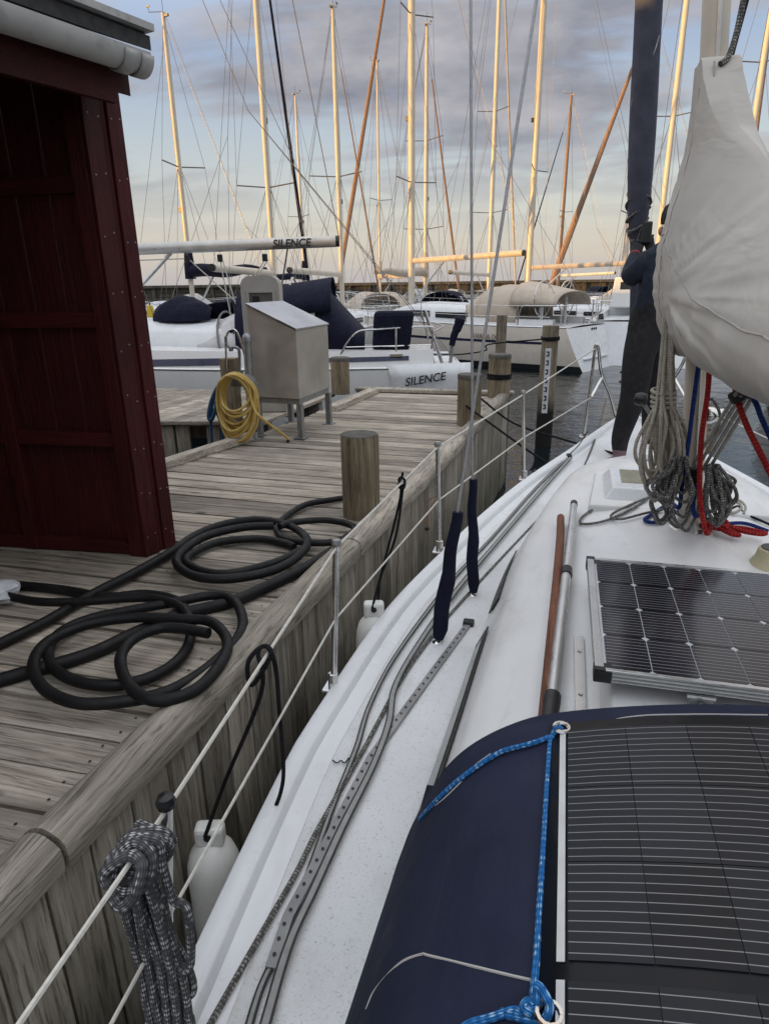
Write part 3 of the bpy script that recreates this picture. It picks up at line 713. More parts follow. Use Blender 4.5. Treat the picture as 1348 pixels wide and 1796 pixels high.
# ---- service pedestal with rounded hood
kd = 7.35; kc = atd(460, 520, kd); kz = atd(460, 484, kd)[2]
ks = thing('service_pedestal', 'beige grey service pedestal with rounded hood and recessed meter opening', 'pedestal', (kc[0], kc[1], ZD))
kw, kdp = .20, .13
PEDM = mat('pedestal_grp', (.36, .34, .31), .5, ns=6, amt=.08)
def kp(l, d, z): p = V(0, 0); return (kc[0]+RH[0]*l+FH[0]*d, kc[1]+RH[1]*l+FH[1]*d, z)
zs = kz-.10
prof = [(-kw, ZD+.0)]+[(-kw+.10-.10*math.cos(math.pi/2*k/6), zs+.10*math.sin(math.pi/2*k/6)) for k in range(7)]+[(kw-.10+.10*math.sin(math.pi/2*k/6), zs+.10*math.cos(math.pi/2*k/6)) for k in range(7)]+[(kw, ZD)]
vs = [kp(l, d, z) for d in (-kdp, kdp) for l, z in prof]; n = len(prof)
MB().add(vs, [tuple(range(n)), tuple(range(2*n-1, n-1, -1))]+[(k, k+n, (k+1) % n+n, (k+1) % n) for k in range(n)]).build('hood', PEDM, ks, smooth=True)
def kbox(name, l0, l1, d0, d1, z0, z1, m_): return MB().hexa([kp(l0, d0, z0), kp(l1, d0, z0), kp(l1, d1, z0), kp(l0, d1, z0), kp(l0, d0, z1), kp(l1, d0, z1), kp(l1, d1, z1), kp(l0, d1, z1)]).build(name, m_, ks)
kbox('recess', -.115, .13, -kdp-.002, -kdp+.05, kz-.43, kz-.165, mat('recess_grey', (.10, .095, .085), .5))
kbox('recess_frame', -.14, -.115, -kdp-.014, -kdp, kz-.45, kz-.14, PEDM); kbox('recess_frame', .13, .155, -kdp-.014, -kdp, kz-.45, kz-.14, PEDM)
kbox('recess_frame', -.115, .13, -kdp-.013, -kdp, kz-.165, kz-.14, PEDM); kbox('meter', -.08, -.01, -kdp-.01, -kdp+.01, kz-.36, kz-.2, BLACKP)

# ---- black hoses on the planks
def c8(x, y): return (x/1.872, 820+y/1.872)
def hose(pts, r, label, lift=(0, 0), name='rubber_hose', n=7):
    P = []
    for i, (x, y) in enumerate(pts):
        l = lift[0]+(lift[1]-lift[0])*i/(len(pts)-1); q = atz(*c8(x+rng.uniform(-3, 3), y+rng.uniform(-2, 2)), ZD+r+l); P.append(q)
    o = MB().tube(spl(P, n), r, 10).build(name, RUBBER, smooth=True); return tag(o, label, 'hose', 'black hoses lying on the jetty'), P
hose([(-120, 730), (0, 698), (110, 665), (300, 612), (450, 543), (600, 480), (750, 445), (850, 405), (1000, 330), (1130, 245), (1195, 195), (1262, 128)], .026, 'thick straight black hose lying along the jetty edge past the bollard', (.003, .003))
hose([(-60, 612), (0, 578), (150, 508), (300, 420), (450, 340), (560, 278), (640, 222), (740, 185), (850, 173), (950, 190), (1007, 235), (985, 285), (900, 335), (760, 366), (640, 356), (583, 315), (600, 272), (680, 222), (800, 198), (900, 190), (1000, 205), (1080, 240)][:20], .022, 'black hose looped in a wide double ring in front of the shed corner', (.006, .05))
hose([(965, 262), (940, 248), (850, 236), (720, 245), (640, 275), (612, 308), (660, 340), (760, 346), (900, 312), (985, 275)], .021, 'black hose ring lying inside the wide double ring', (.008, .03))
hose([(1180, 92), (1080, 108), (1000, 124), (930, 165), (908, 205), (940, 235), (1020, 248), (1105, 240), (1162, 205), (1140, 185), (1060, 171), (960, 182), (915, 195)], .019, 'thin black hose loop lying against the foot of the rough bollard', (.004, .045))
ob, Pb = hose([(38, 385), (200, 402), (350, 425), (480, 415), (580, 438), (622, 490), (628, 560), (590, 630), (500, 688), (380, 715), (260, 704), (180, 660), (158, 600), (200, 540), (300, 498), (420, 470), (560, 445), (700, 420), (770, 440), (800, 500), (782, 560), (735, 612), (650, 682), (540, 740), (400, 770), (260, 775), (160, 735), (110, 670), (120, 610), (180, 560), (300, 512), (450, 492), (600, 496), (690, 505), (742, 560), (736, 620), (680, 700), (600, 750), (510, 765), (440, 735), (402, 670), (402, 610), (440, 560), (520, 528), (600, 530), (685, 542)], .021, 'long black hose tangled in overlapping coils with one cut end', (.004, .075))
hose([(-30, 402), (60, 428), (150, 442), (300, 440), (420, 428), (520, 432), (600, 462), (625, 510)], .019, 'thin black hose running from the white bag into the tangled coils', (.03, .05))
# white bag / hose reel end at the left edge
bgp = atz(8, 1042, ZD+.05); bt = thing('plastic_bag', 'crumpled white plastic bag lying where the hoses leave the jetty', 'bag', (bgp[0], bgp[1], ZD))
G = []; r4 = random.Random(9)
for i in range(9):
    row = []
    for k in range(13):
        a = 2*math.pi*(k % 12)/12; ph = math.pi*i/8; rr = .075*math.sin(ph)*(1+.25*math.sin(3*a+i)+.12*math.sin(7*a-i*2))
        row.append((bgp[0]-.03+rr*1.3*math.cos(a), bgp[1]+rr*math.sin(a), ZD+.003+.055*(1-math.cos(ph))))
    G.append(row)
MB().grid(G).build('sheet', mat('white_bag', (.50, .52, .54), .4, ns=25, amt=.2, bs=30, bstr=.8), bt)
#@@OWNBOAT
# ================================================================== OUR YACHT
CX = .6; MOOR_LEAN = -.085
YT = thing('sailing_yacht', 'white sailing yacht moored alongside the jetty, with grey mast and navy shroud covers', 'sailboat', (CX, 2, -H))
_hy = [-2.2, -1.2, 0, .85, 1.2, 1.58, 1.85, 2.59, 3.22, 3.76, 4.4, 5.12, 5.55, 5.94, 6.12]
_hb = [1.02, 1.16, 1.28, 1.33, 1.354, 1.371, 1.364, 1.298, 1.157, 1.009, .789, .469, .28, .09, .012]
def hb(y): return float(np.interp(y, _hyf, _hbf))
_sp = spl([(a, b, 0) for a, b in zip(_hy, _hb)], 6); _hyf = [p[0] for p in _sp]; _hbf = [p[1] for p in _sp]
ys = list(np.linspace(-2.2, 5.4, 50))+list(np.linspace(5.5, 6.12, 9))
# deck
G = [[(CX+u*(hb(y)-.02), y, zdeck(y)+.035*(1-u*u)) for u in np.linspace(-1, 1, 17)] for y in ys]
MB().grid(G).build('deck', DECKM, YT, smooth=True)
for sgn in (-1, 1):
    G = []
    for y in ys:
        b = hb(y); z = zdeck(y); k = min(1, b/.3)
        prof = [(b-.135*k, .0125*.6), (b-.110*k, .0115), (b-.075*k, .0125), (b-.064*k, .034), (b-.058*k, .0385), (b-.010*k, .042), (b-.002*k, .036), (b, -.03), (b-.006, -.045), (b-.012, -.30), (b*.965-.03, -.62), (b*.88-.02, -.95), (b*.7, -1.25)]
        G.append([(CX+sgn*max(0.0, q[0]), y, z+q[1]) for q in prof])
    if sgn > 0: G = [r[::-1] for r in G]
    gi = [r[:9] if sgn < 0 else r[4:] for r in G]; hi = [r[8:] if sgn < 0 else r[:5] for r in G]
    MB().grid(gi).build('gunwale', WHITE, YT, smooth=True)
    MB().grid(hi).build('hull_side', WHITE, YT, smooth=True)
    MB().tube([(CX+sgn*(hb(y)+.004), y, zdeck(y)-.038) for y in ys], .011, 6).build('rubbing_strake', ORANGE, YT, smooth=True)
tr = [(CX+u*hb(-2.2), -2.2, zdeck(0)+.02*(1-u*u)) for u in np.linspace(-1, 1, 9)]+[(CX+u*hb(-2.2)*.8, -2.05, -2.7) for u in np.linspace(1, -1, 9)]
MB().add(tr, [tuple(range(18))]).build('transom', WHITE, YT)
# coachroof
_wy = [.30, 1.2, 1.8, 2.4, 3.0, 3.5, 4.0, 4.5, 4.78]; _ww = [.95, .925, .892, .858, .812, .73, .61, .475, .36]
_s2 = spl([(a, b, 0) for a, b in zip(_wy, _ww)], 6)
def wb(y): return float(np.interp(y, [p[0] for p in _s2], [p[1] for p in _s2]))
def hf(y): return float(np.clip(1-max(0, (y-3.95)/.83)**1.6, 0, 1))
def top_z(x, y):
    wt = wb(y)-.125; u = min(1, abs(x-CX)/wt); return zdeck(y)+hf(y)*(.255+.118*(1-u*u))
G = []
for y in list(np.linspace(.30, 3.9, 30))+list(np.linspace(4.0, 4.78, 10)):
    W = wb(y); wt = W-.125; h = hf(y); z = zdeck(y); row = []
    half = [(W+.012, .006), (W, .012), (W-.045, .10*h), (W-.085, .19*h), (W-.102, .225*h), (W-.125, .248*h)]+[(wt*u, h*(.255+.118*(1-u*u))) for u in (.93, .8, .6, .4, .2)]
    row = [(CX-a, y, z+b) for a, b in half]+[(CX, y, z+h*.373)]+[(CX+a, y, z+b) for a, b in half[::-1]]
    G.append(row)
cab = MB(); cab.grid(G); nj = len(G[0]); cab.add(G[0], [tuple(range(nj))]); cab.add(G[-1], [tuple(range(nj-1, -1, -1))])
cab.build('coachroof', CABINM, YT, smooth=True)
def side_pt(y, f, sg=-1, out=.004):       # point on the coachroof side, f 0..1 from foot to edge
    W = wb(y); h = hf(y); z = zdeck(y)
    return (CX+sg*(W+.000-.085*f+out), y, z+.012+.18*f*h)
for sg in (-1, 1):
    for (ya, yb_, f0, f1, nm) in ((1.18, 2.40, .12, .80, 'aft'), (2.62, 3.22, .25, .70, 'fore')):
        n = 14
        def band(o, g0, g1, a, b):
            Gx = []
            for i in range(n+1):
                t = i/n; y = a+(b-a)*t; tap = 1-.75*t if True else 1
                Gx.append([side_pt(y, g0+(g1-g0)*.0, sg, o), side_pt(y, g0+(g1-g0)*(.15+.85*tap) if nm == 'fore' else g0+(g1-g0)*(1-.25*t), sg, o)])
            return Gx
        fr = MB().grid(band(.006, f0, f1, ya, yb_)).build('window', BLACKP, YT, thick=.006)
        if nm == 'aft': MB().grid(band(.012, f0+.10, f1-.10, ya+.05, yb_-.08)).build('pane', mat('window_pane', (.09, .09, .08), .1), fr, thick=.003)
# teak grab rail, boat hook clipped alongside
gr = spl([(.057, 3.05), (.052, 2.7), (.044, 2.3), (.036, 1.95), (.028, 1.6), (.022, 1.38)], 4)if False else [np.array((x, y, 0.)) for x, y in ((.052, 3.06), (.052, 2.8), (.046, 2.45), (.038, 2.1), (.030, 1.75), (.022, 1.42))]
gpts = [(p[0], p[1], top_z(p[0], p[1])+.050) for p in gr]; gpts = [(gpts[0][0], gpts[0][1]+.03, gpts[0][2]-.02)]+gpts
for sg in (-1, 1):
    q = [(CX+sg*(CX-x) if sg > 0 else x, y, z) for x, y, z in gpts]
    o = MB().tube(spl(q, 4), .018, 10).build('grab_rail', TEAK, YT, smooth=True)
    for x, y, z in q[1::1]:
        MB().tube([(x, y, z-.055), (x, y, z-.008)], .014, 8).build('rail_post', TEAK, o)
bh = thing('boat_hook', 'telescopic aluminium boat hook with black grip lying along the teak grab rail', 'boat hook', (.08, 2.4, -1.2))
def hk(x, y, d=.024): return (x, y, top_z(x, y)+d+.030)
ya_, yb_ = hk(.112, 3.20), hk(.080, 2.46); yc_ = hk(.045, 1.66); yd_ = hk(.036, 1.44)
MB().tube([ya_, yb_], .0165, 12).build('outer_tube', ALU, bh, smooth=True); MB().tube([yb_, yc_], .0195, 12).build('inner_tube', ALU, bh, smooth=True)
MB().tube([(ya_[0]+.001, ya_[1]+.035, ya_[2]), (ya_[0], ya_[1]-.01, ya_[2])], .0175, 12).build('end_cap', BLACKP, bh, smooth=True)
MB().tube([(yb_[0]+.001, yb_[1]+.03, yb_[2]), (yb_[0], yb_[1]-.03, yb_[2])], .023, 12).build('clamp', BLACKP, bh, smooth=True)
MB().tube(spl([yc_, (yc_[0]-.002, yc_[1]-.03, yc_[2]), (yd_[0], yd_[1]+.05, yd_[2]), yd_], 3), [.0255]*4+[.024]*3+[.017]*2+[.015], 12).build('grip', BLACKP, bh, smooth=True)
# aluminium slide with screws beside the panel
sl = [(.125, y, top_z(.125, y)+.010) for y in (1.45, 1.75, 2.05)]
o = MB().tube(sl, .021, 4, flat=.35).build('track_strip', ALU, YT)
for y in (1.95, 1.72, 1.52): MB().lathe((.125, y, top_z(.125, y)+.016), [(.007, 0), (.006, .003), (.001, .003)], 8).build('screw', STEEL, o)
MB().hexa([(.16, 1.2, top_z(.16, 1.3)-.02), (1.04, 1.2, top_z(.16, 1.3)-.02), (1.02, 2.0, top_z(.2, 2)-.02), (.18, 2.0, top_z(.2, 2)-.02), (.19, 1.2, -1.085), (1.01, 1.2, -1.085), (.99, 1.98, -1.085), (.21, 1.98, -1.085)]).build('sliding_hatch', CABINM, YT, bev=.012)
# fore hatch
fh = MB(); hz = top_z(CX, 3.5)-.012
fo = MB().hexa([(.17, 3.2, hz-.10), (1.03, 3.2, hz-.10), (.93, 3.80, hz-.10), (.22, 3.80, hz-.10), (.185, 3.21, hz-.012), (1.015, 3.21, hz-.012), (.92, 3.79, hz-.004), (.235, 3.79, hz-.004)]).build('hatch_base', CABINM, YT, bev=.012)
hc = MB().hexa([(.255, 3.30, hz-.015), (.80, 3.30, hz-.015), (.78, 3.74, hz-.008), (.265, 3.74, hz-.008), (.30, 3.34, hz+.045), (.76, 3.34, hz+.045), (.74, 3.70, hz+.05), (.305, 3.70, hz+.05)]).build('hatch_lid', WHITE, YT, bev=.008)
MB().hexa([(.345, 3.42, hz+.0462), (.72, 3.42, hz+.0462), (.71, 3.66, hz+.0502), (.35, 3.66, hz+.0502), (.345, 3.42, hz+.049), (.72, 3.42, hz+.049), (.71, 3.66, hz+.053), (.35, 3.66, hz+.053)]).build('hatch_lens', HATCHG, hc)
cl = atz(1092, 840, hz+.03); MB().lathe((cl[0], cl[1], hz-.002), [(.016, 0), (.018, .012), (.012, .02), (.001, .021)], 10).build('deck_fitting', STEEL, YT)
# mushroom vent
vp_ = (.44, 4.0); MB().lathe((vp_[0]+.10, vp_[1]-.02, top_z(*vp_)-.01), [(.055, 0), (.058, .02), (.075, .035), (.07, .055), (.03, .07), (.001, .072)], 18).build('vent', WHITE, YT, smooth=True)
# cream cowl by the panel
cw = thing('cowl_vent', 'cream plastic cowl vent on the coachroof beside the red rope', 'vent', (.95, 2.62, -1.2))
c0 = atz(1352, 985, -1.07)
MB().lathe((c0[0], c0[1], top_z(c0[0], c0[1])-.005), [(.085, 0), (.08, .01), (.062, .04), (.055, .075), (.048, .08), (.001, .06)], 20).build('cowl', CREAM, cw, smooth=True)
MB().lathe((c0[0], c0[1], top_z(c0[0], c0[1])+.076), [(.046, 0), (.045, .002), (.001, .0022)], 20).build('opening', BLACKP, cw)
# stanchions, lifelines, pulpits
ST = [(-.70, -.55), (-.725, .823), (-.753, 2.019), (-.569, 3.271), (-.19, 4.443)]
tops = {-1: [], 1: []}; mids = {-1: [], 1: []}
for sg in (-1, 1):
    for x, y in ST:
        if x == -.70: x = CX-hb(y)+.05
        xx = x if sg < 0 else 2*CX-x; z = zdeck(y)
        tpx = {.823: (290, 1400), 2.019: (590, 960), 3.271: (767, 785), 4.443: (917, 688)}.get(y)
        tq = aty(*tpx, y) if tpx else (x-.0, y, z+.61)
        tq = np.array([tq[0] if sg < 0 else 2*CX-tq[0], y, z+.61])
        o = MB().tube([(xx, y, z+.012), tuple(tq)], .0125, 10).build('stanchion', STEEL, YT, smooth=True)
        MB().lathe((tq[0], y, z+.607), [(.017, 0), (.019, .01), (.015, .022), (.001, .026)], 10).build('stanchion_cap', BLACKP if y < 1 else GALV, o)
        MB().box(xx-.035, xx+.035, y-.045, y+.045, z+.012, z+.03).build('stanchion_foot', STEEL, o, bev=.006)
        MB().lathe((xx, y, z+.03), [(.02, 0), (.019, .05), (.014, .052)], 10).build('stanchion_socket', STEEL, o)
        tops[sg].append((tq[0], y, z+.60)); mids[sg].append(((xx+tq[0])/2, y, z+.31))
    mx = lambda p: (p[0] if sg < 0 else 2*CX-p[0], p[1], p[2])
    b0 = (.217, 5.418, zdeck(5.418)+.01); tpp = tuple(aty(1045, 606, 5.45)); f1 = tuple(aty(1054, 655, 5.62)); f2 = tuple(aty(1069, 693, 5.85)); f3 = (.50, 5.93, zdeck(5.9)+.01)
    o = MB().tube(spl([mx(b0), mx(tuple(.5*np.array(b0)+.5*np.array(tpp))), mx(tuple(np.array(tpp)-np.array((.008, .008, .03)))), mx(tpp), mx(tuple(np.array(tpp)+np.array((.02, .03, -.03)))), mx(f1), mx(f2), mx(f3)], 5), .0125, 10).build('pulpit', STEEL, YT, smooth=True)
    MB().tube([mx(tuple(aty(1036, 697, 5.43))), mx(tuple(aty(1055, 662, 5.6)))], .011, 8).build('pulpit_brace', STEEL, o)
    MB().box(*(sorted((mx(b0)[0]-.035, mx(b0)[0]+.035))), b0[1]-.045, b0[1]+.045, b0[2], b0[2]+.02).build('pulpit_foot', STEEL, o, bev=.005)
    tops[sg].append(mx(tuple(np.array(tpp)-np.array((0, .01, .02))))); mids[sg].append(mx(tuple(aty(1036, 697, 5.43))))
    MB().tube(tops[sg], .0048, 6).build('upper_lifeline', LINEM, YT, smooth=True)
    MB().tube(mids[sg], .0042, 6).build('lower_lifeline', LINEM, YT, smooth=True)
# mast, boom, genoa, shrouds
def mx_(z): return .614+MOOR_LEAN*(z+1.05)
G = []
for z in np.linspace(-1.07, 9.0, 14):
    G.append([(mx_(z)+.047*math.cos(2*math.pi*k/20), 3.03+.066*math.sin(2*math.pi*k/20), z) for k in range(21)])
ms = MB().grid(G).build('mast', MASTM, YT, smooth=True)
MB().tube([(mx_(z)+.0, 3.03-.067, z) for z in np.linspace(-1.0, 9, 6)], .008, 6).build('luff_groove', ALU, ms)
MB().lathe((.614, 3.03, -1.078), [(.10, 0), (.10, .02), (.075, .03), (.07, .06), (.001, .061)], 18).build('mast_foot', ALU, ms, smooth=True)
for z, sx in ((-.62, -1), (-.55, 1)):
    w0 = (mx_(z)+sx*.047, 3.03, z); MB().lathe(w0, [(.034, 0), (.036, .02), (.026, .035), (.03, .06), (.012, .065)], 14, axis=(sx, 0, 0)).build('mast_winch', STEEL, ms, smooth=True)
wn_ = aty(1123, 700, 3.05); MB().lathe(wn_, [(.001, -.03), (.024, -.022), (.03, 0), (.024, .022), (.001, .03)], 14, axis=(1, -.4, .0)).build('winch_handle_knob', BLACKP, ms, smooth=True)
MB().tube([tuple(wn_), (mx_(-.8)-.03, 3.03, -.80)], .009, 8).build('winch_handle', GALV, ms)
bx = lambda y: .535+(2.95-y)*.12
boom = MB().tube([(bx(y), y, -.27) for y in (2.93, 2, 1, .1)], .05, 14).build('boom', ALU, YT, smooth=True)
fs0 = np.array([.6, 6.05, zdeck(6)+.02]); fs1 = np.array([mx_(8.6), 3.1, 8.6])
def fsp(t): return fs0+(fs1-fs0)*t
ft = [fsp(t) for t in np.linspace(.05, .95, 40)]; rr_ = [float(np.interp(t, [.05, .10, .135, .17, .3, .95], [.018, .026, .045, .085, .088, .04])) for t in np.linspace(.05, .95, 40)]
fg = MB().tube(ft, [r+.004*math.sin(i*1.1) for i, r in enumerate(rr_)], 16).build('furled_genoa', BLUEUV, YT, smooth=True)
sp_ = []
for i, t in enumerate(np.linspace(.07, .6, 60)):
    a = i*.55; r = float(np.interp(t, [.05, .10, .135, .17, .3, .95], [.018, .026, .045, .085, .088, .04]))+.004; p = fsp(t); sp_.append((p[0]+r*math.cos(a), p[1]+r*math.sin(a)*.95, p[2]+.0))
MB().tube(spl(sp_[::3], 4), .004, 5).build('spiral_lashing', WIREL, fg)
for k in range(4):
    t = .148+.007*k; p = fsp(t); r = .062+.008*k
    MB().tube(spl([(p[0]+r*math.cos(a), p[1]+r*math.sin(a), p[2]+.05*math.sin(a+k)) for a in np.linspace(0, 6.28, 9)], 3), .009, 6).build('lashing_turn', DKROPE, fg, smooth=True)
MB().lathe(fsp(.035), [(.05, -.05), (.085, -.045), (.085, -.03), (.03, -.025), (.03, .03), (.085, .035), (.085, .05), (.02, .055)], 16).build('furler_drum', BLACKP, fg, smooth=True)
def shroud(b, a, r, cov, covr, lab):
    b, a = np.array(b), np.array(a); e = b+(a-b)*3.2
    o = MB().tube([tuple(b), tuple(e)], r, 8).build('shroud', WIREL, YT, smooth=True)
    c = b+(a-b)*cov; L = np.linspace(0.012, cov, 14)
    MB().tube([tuple(b+(a-b)*t+np.array([.004*math.sin(t*60), 0, 0])) for t in L], [covr*(.75 if i == 0 else 1.12 if i < 7 else 1.0-.035*(i-6)) for i in range(14)], 12).build('shroud_cover', NAVY2, o, smooth=True)
    MB().lathe(tuple(b), [(.022, -.01), (.022, .012), (.012, .02)], 10).build('chainplate', STEEL, o)
cap_b = ond(829, 1048); shroud(cap_b, aty(825, 0, 2.9), .0062, .243, .0245, 'cap')
low_b = ond(766, 1130); shroud(low_b, aty(940, 0, 2.62), .0062, .252, .029, 'lower')
for p, a in ((cap_b, (mx_(4.5)+.8, 2.95, 4.2)), (low_b, (mx_(3.9)+.03, 3.0, 3.9))):
    q = np.array([2*CX-p[0], p[1], p[2]]); o = MB().tube([tuple(q), a], .006, 8).build('shroud', WIREL, YT, smooth=True)
    d = np.array(a)-q; MB().tube([tuple(q+d*.006), tuple(q+d*.12)], .025, 12).build('shroud_cover', NAVY2, o, smooth=True)
# genoa track with holes, jackstay webbing, deck ropes
def onp(pts, dz): return [ond(x, y, dz) for x, y in pts]
tk = onp([(475, 1700), (505, 1610), (578, 1470), (650, 1330), (740, 1205), (821, 1095)], .022)
gtr = MB().tube(tk, .019, 4, flat=.5, up=(0, 0, 1)).build('genoa_track', mat('track_grey', (.26, .26, .265), .45, .4), YT)
tks = spl(tk, 12)
acc = 0; last = tks[0]
cum = np.cumsum([0]+[np.linalg.norm(tks[i+1]-tks[i]) for i in range(len(tks)-1)])
for dd in np.arange(.03, cum[-1]-.02, .0385):
    p = np.array([np.interp(dd, cum, [q[j] for q in tks]) for j in range(3)])
    MB().lathe((p[0], p[1], p[2]+.0085), [(.0048, 0), (.0046, .0010), (.0005, .0011)], 8).build('track_hole', BLACKP, gtr)
pe_ = tks[-1]; MB().box(pe_[0]-.024, pe_[0]+.024, pe_[1]-.015, pe_[1]+.025, pe_[2]-.014, pe_[2]+.018).build('track_stop', BLACKP, gtr, bev=.006)
def strap(pts, wid, label, dz):
    P = spl(onp(pts, dz), 7); mb = MB(); e = MB(); e2 = MB(); A = []; B = []
    for i in range(len(P)):
        d = P[min(i+1, len(P)-1)]-P[max(i-1, 0)]; s = np.array([d[1], -d[0], 0]); s /= np.linalg.norm(s)
        rl = .35*math.sin(i*.35)
        A.append(P[i]+s*wid/2+np.array([0, 0, .004*rl])); B.append(P[i]-s*wid/2-np.array([0, 0, .004*rl]))
    t = thing('webbing_jackline', label, 'webbing', P[0], 'flat webbing jacklines on the side deck')
    mb.grid([[a, b] for a, b in zip(A, B)]); mb.build('webbing', WEB, t, thick=.003)
    MB().tube(A, .0034, 5).build('edge', BLACKP, t); MB().tube(B, .0034, 5).build('edge', BLACKP, t)
strap([(998, 800), (940, 855), (860, 945), (790, 1020), (700, 1140), (650, 1232), (625, 1310), (585, 1410), (545, 1520), (500, 1640), (458, 1730), (430, 1820)], .013, 'flat grey webbing jackline with black edges on the outboard side', .022)
strap([(1000, 802), (950, 858), (880, 940), (800, 1035), (730, 1135), (692, 1205), (682, 1265), (655, 1340), (600, 1450), (550, 1560), (505, 1660), (455, 1830)], .019, 'wider grey webbing jackline crossing over the perforated track', .034)
MB().lathe(ond(997, 800, .03), [(.012, -.02), (.022, -.012), (.022, .012), (.012, .02)], 12, axis=(1, .3, 0)).build('lead_block', BLACKP, YT, smooth=True)
rope('grey_sheet', onp([(1062, 700), (1046, 760), (1012, 838), (930, 925), (850, 1010), (770, 1100), (705, 1190), (640, 1310), (560, 1450), (520, 1530), (440, 1670), (360, 1812)], .018), .0078, DKROPE, 'dark flecked rope running along the side deck from the bow pulpit')
rope('furling_line', onp([(1030, 757), (1015, 780), (1000, 795)], .04), .004, BLKROPE, 'thin black furling line between pulpit foot and lead block', n=4)
o = rope('twig', onp([(583, 1333), (590, 1338), (598, 1334), (604, 1338), (612, 1329)], .016), .0022, BLKROPE, 'small dark twig lying on the white side deck', 'twig', 4, 5)
# fenders
def fender(px, py, y, rad, hgt, label, lean=0):
    c = aty(px, py, y); t = thing('fender', label, 'fender', (c[0], c[1], c[2]-hgt), 'white fenders between hull and jetty')
    MB().lathe((c[0], c[1], c[2]-hgt), [(.002, 0), (rad*.5, .02), (rad*.85, .06), (rad, .12), (rad, hgt-.20), (rad*.96, hgt-.155), (rad*.82, hgt-.115), (rad*.55, hgt-.085), (rad*.4, hgt-.075), (.001, hgt-.07)], 24).build('body', FENDER, t, smooth=True)
    m = MB()
    m.obox((c[0], c[1], c[2]-.045), (1, .3, 0), (-.3, 1, 0), (0, 0, 1), rad*.52, .026, .036); m.build('eye_block', FENDER, t, bev=.014)
    MB().lathe((c[0]+.008, c[1]-.028, c[2]-.036), [(.013, 0), (.013, .003), (.001, .004)], 10, axis=(.3, -1, 0)).build('eye_hole', BLACKP, t)
    return c
F1 = fender(366, 1442, 1.42, .085, .62, 'large white fender hanging by a black line beside the grey rope bundle')
F2 = fender(655, 1052, 2.55, .085, .55, 'white fender hanging farther forward against the weathered facing boards')
l1 = lambda f: tuple(np.array(tops[-1][1])*(1-f)+np.array(tops[-1][2])*f)
def at_line(px, lst, i):
    best = min(np.linspace(0, 1, 200), key=lambda f: abs(prj(np.array(lst[i])*(1-f)+np.array(lst[i+1])*f)[0]-px)); return np.array(lst[i])*(1-best)+np.array(lst[i+1])*best
def prj(p):
    p = np.array(p, float); z = p @ fwd; return (IW/2+FPX*(p @ CR)/z, IH/2-FPX*(p @ CU)/z)
ua = at_line(466, tops[-1], 1); ld = aty(470, 1448, ua[1]*.93)
hitch = MB()
o = rope('fender_line', [F1+np.array([0, -.03, -.03]), aty(395, 1370, 1.45), ua+np.array([-.012, -.02, -.10]), ua+np.array([-.02, 0, .008]), ua+np.array([-.005, .025, .014]), ua+np.array([.012, 0, 0]), ua+np.array([-.03, -.03, -.07]), ua+np.array([-.04, -.02, -.01]), ua+np.array([-.01, .02, .018]), ua+np.array([.02, .01, -.03]), aty(490, 1250, 1.5), aty(497, 1340, 1.45), aty(492, 1390, 1.42), aty(472, 1440, 1.40), aty(470, 1448, 1.40)], .0062, BLKROPE, 'black fender line hitched over the lifeline with a loose hanging tail', n=7)
ub = at_line(704, tops[-1], 2)
rope('fender_line', [F2+np.array([0, -.03, -.03]), aty(670, 1000, 2.62), ub+np.array([-.005, -.01, -.07]), ub+np.array([-.015, .01, .012]), ub+np.array([.01, .012, .01]), ub+np.array([.012, -.012, -.02]), ub+np.array([-.01, -.02, -.01]), ub+np.array([0, .01, .03]), ub+np.array([.004, 0, .045])], .0058, BLKROPE, 'black fender line knotted on the lifeline near the bollard', n=7)
rope('fender_line', [ub+np.array([.008, 0, -.005]), aty(694, 940, 2.66), aty(668, 1010, 2.62), aty(664, 1040, 2.6), F2+np.array([.012, -.02, -.08])], .0058, BLKROPE, 'doubled black fender line dropping from lifeline to forward fender', n=6)
# brown lanyard on the third stanchion
bl = np.array(mids[-1][3]); rope('lanyard', [bl+np.array([-.01, -.02, .03]), bl+np.array([-.06, 0, -.01]), bl+np.array([-.075, 0, -.08]), bl+np.array([-.06, 0, -.15]), bl+np.array([-.055, 0, -.08]), bl+np.array([-.02, 0, .0])], .0035, mat('tan_cord', (.30, .17, .09), .8), 'tan cord lanyard with black bead tied to a stanchion', 'cord', 6, 6)
MB().lathe(bl+np.array([-.06, 0, -.165]), [(.001, -.014), (.012, -.008), (.014, 0), (.012, .008), (.001, .014)], 10).build('bead', BLACKP, bpy.data.objects['lanyard'], smooth=True)
# grey rope bundle on the first stanchion
st0 = np.array(tops[-1][1]); r5 = random.Random(11); pts = []
ldir = np.array(tops[-1][0])-st0; ldir /= np.linalg.norm(ldir)
e_a = np.cross(ldir, (0, 0, 1)); e_a /= np.linalg.norm(e_a); e_b = np.cross(e_a, ldir)
for k in range(6):                       # hitch turns round the lifeline
    for a in np.linspace(0, 2*math.pi, 9)[:-1]:
        f = (k+a/6.283)/6; c = st0+ldir*(.035+.115*f)+np.array([0, 0, -.018])
        rr5 = .029+.010*math.sin(math.pi*f)+r5.uniform(-.006, .007)
        pts.append(c+rr5*(e_a*math.cos(a)+e_b*math.sin(a))+ldir*(r5.uniform(-.008, .008)+.018*math.sin(a+k*.6)))
rt = thing('rope_bundle', 'grey flecked rope bundle hitched over the lifeline at the first stanchion', 'rope', (st0[0], st0[1], zdeck(.8)))
MB().tube(spl(pts, 4), .0100, 9).build('hitch', GREYROPE, rt, smooth=True)
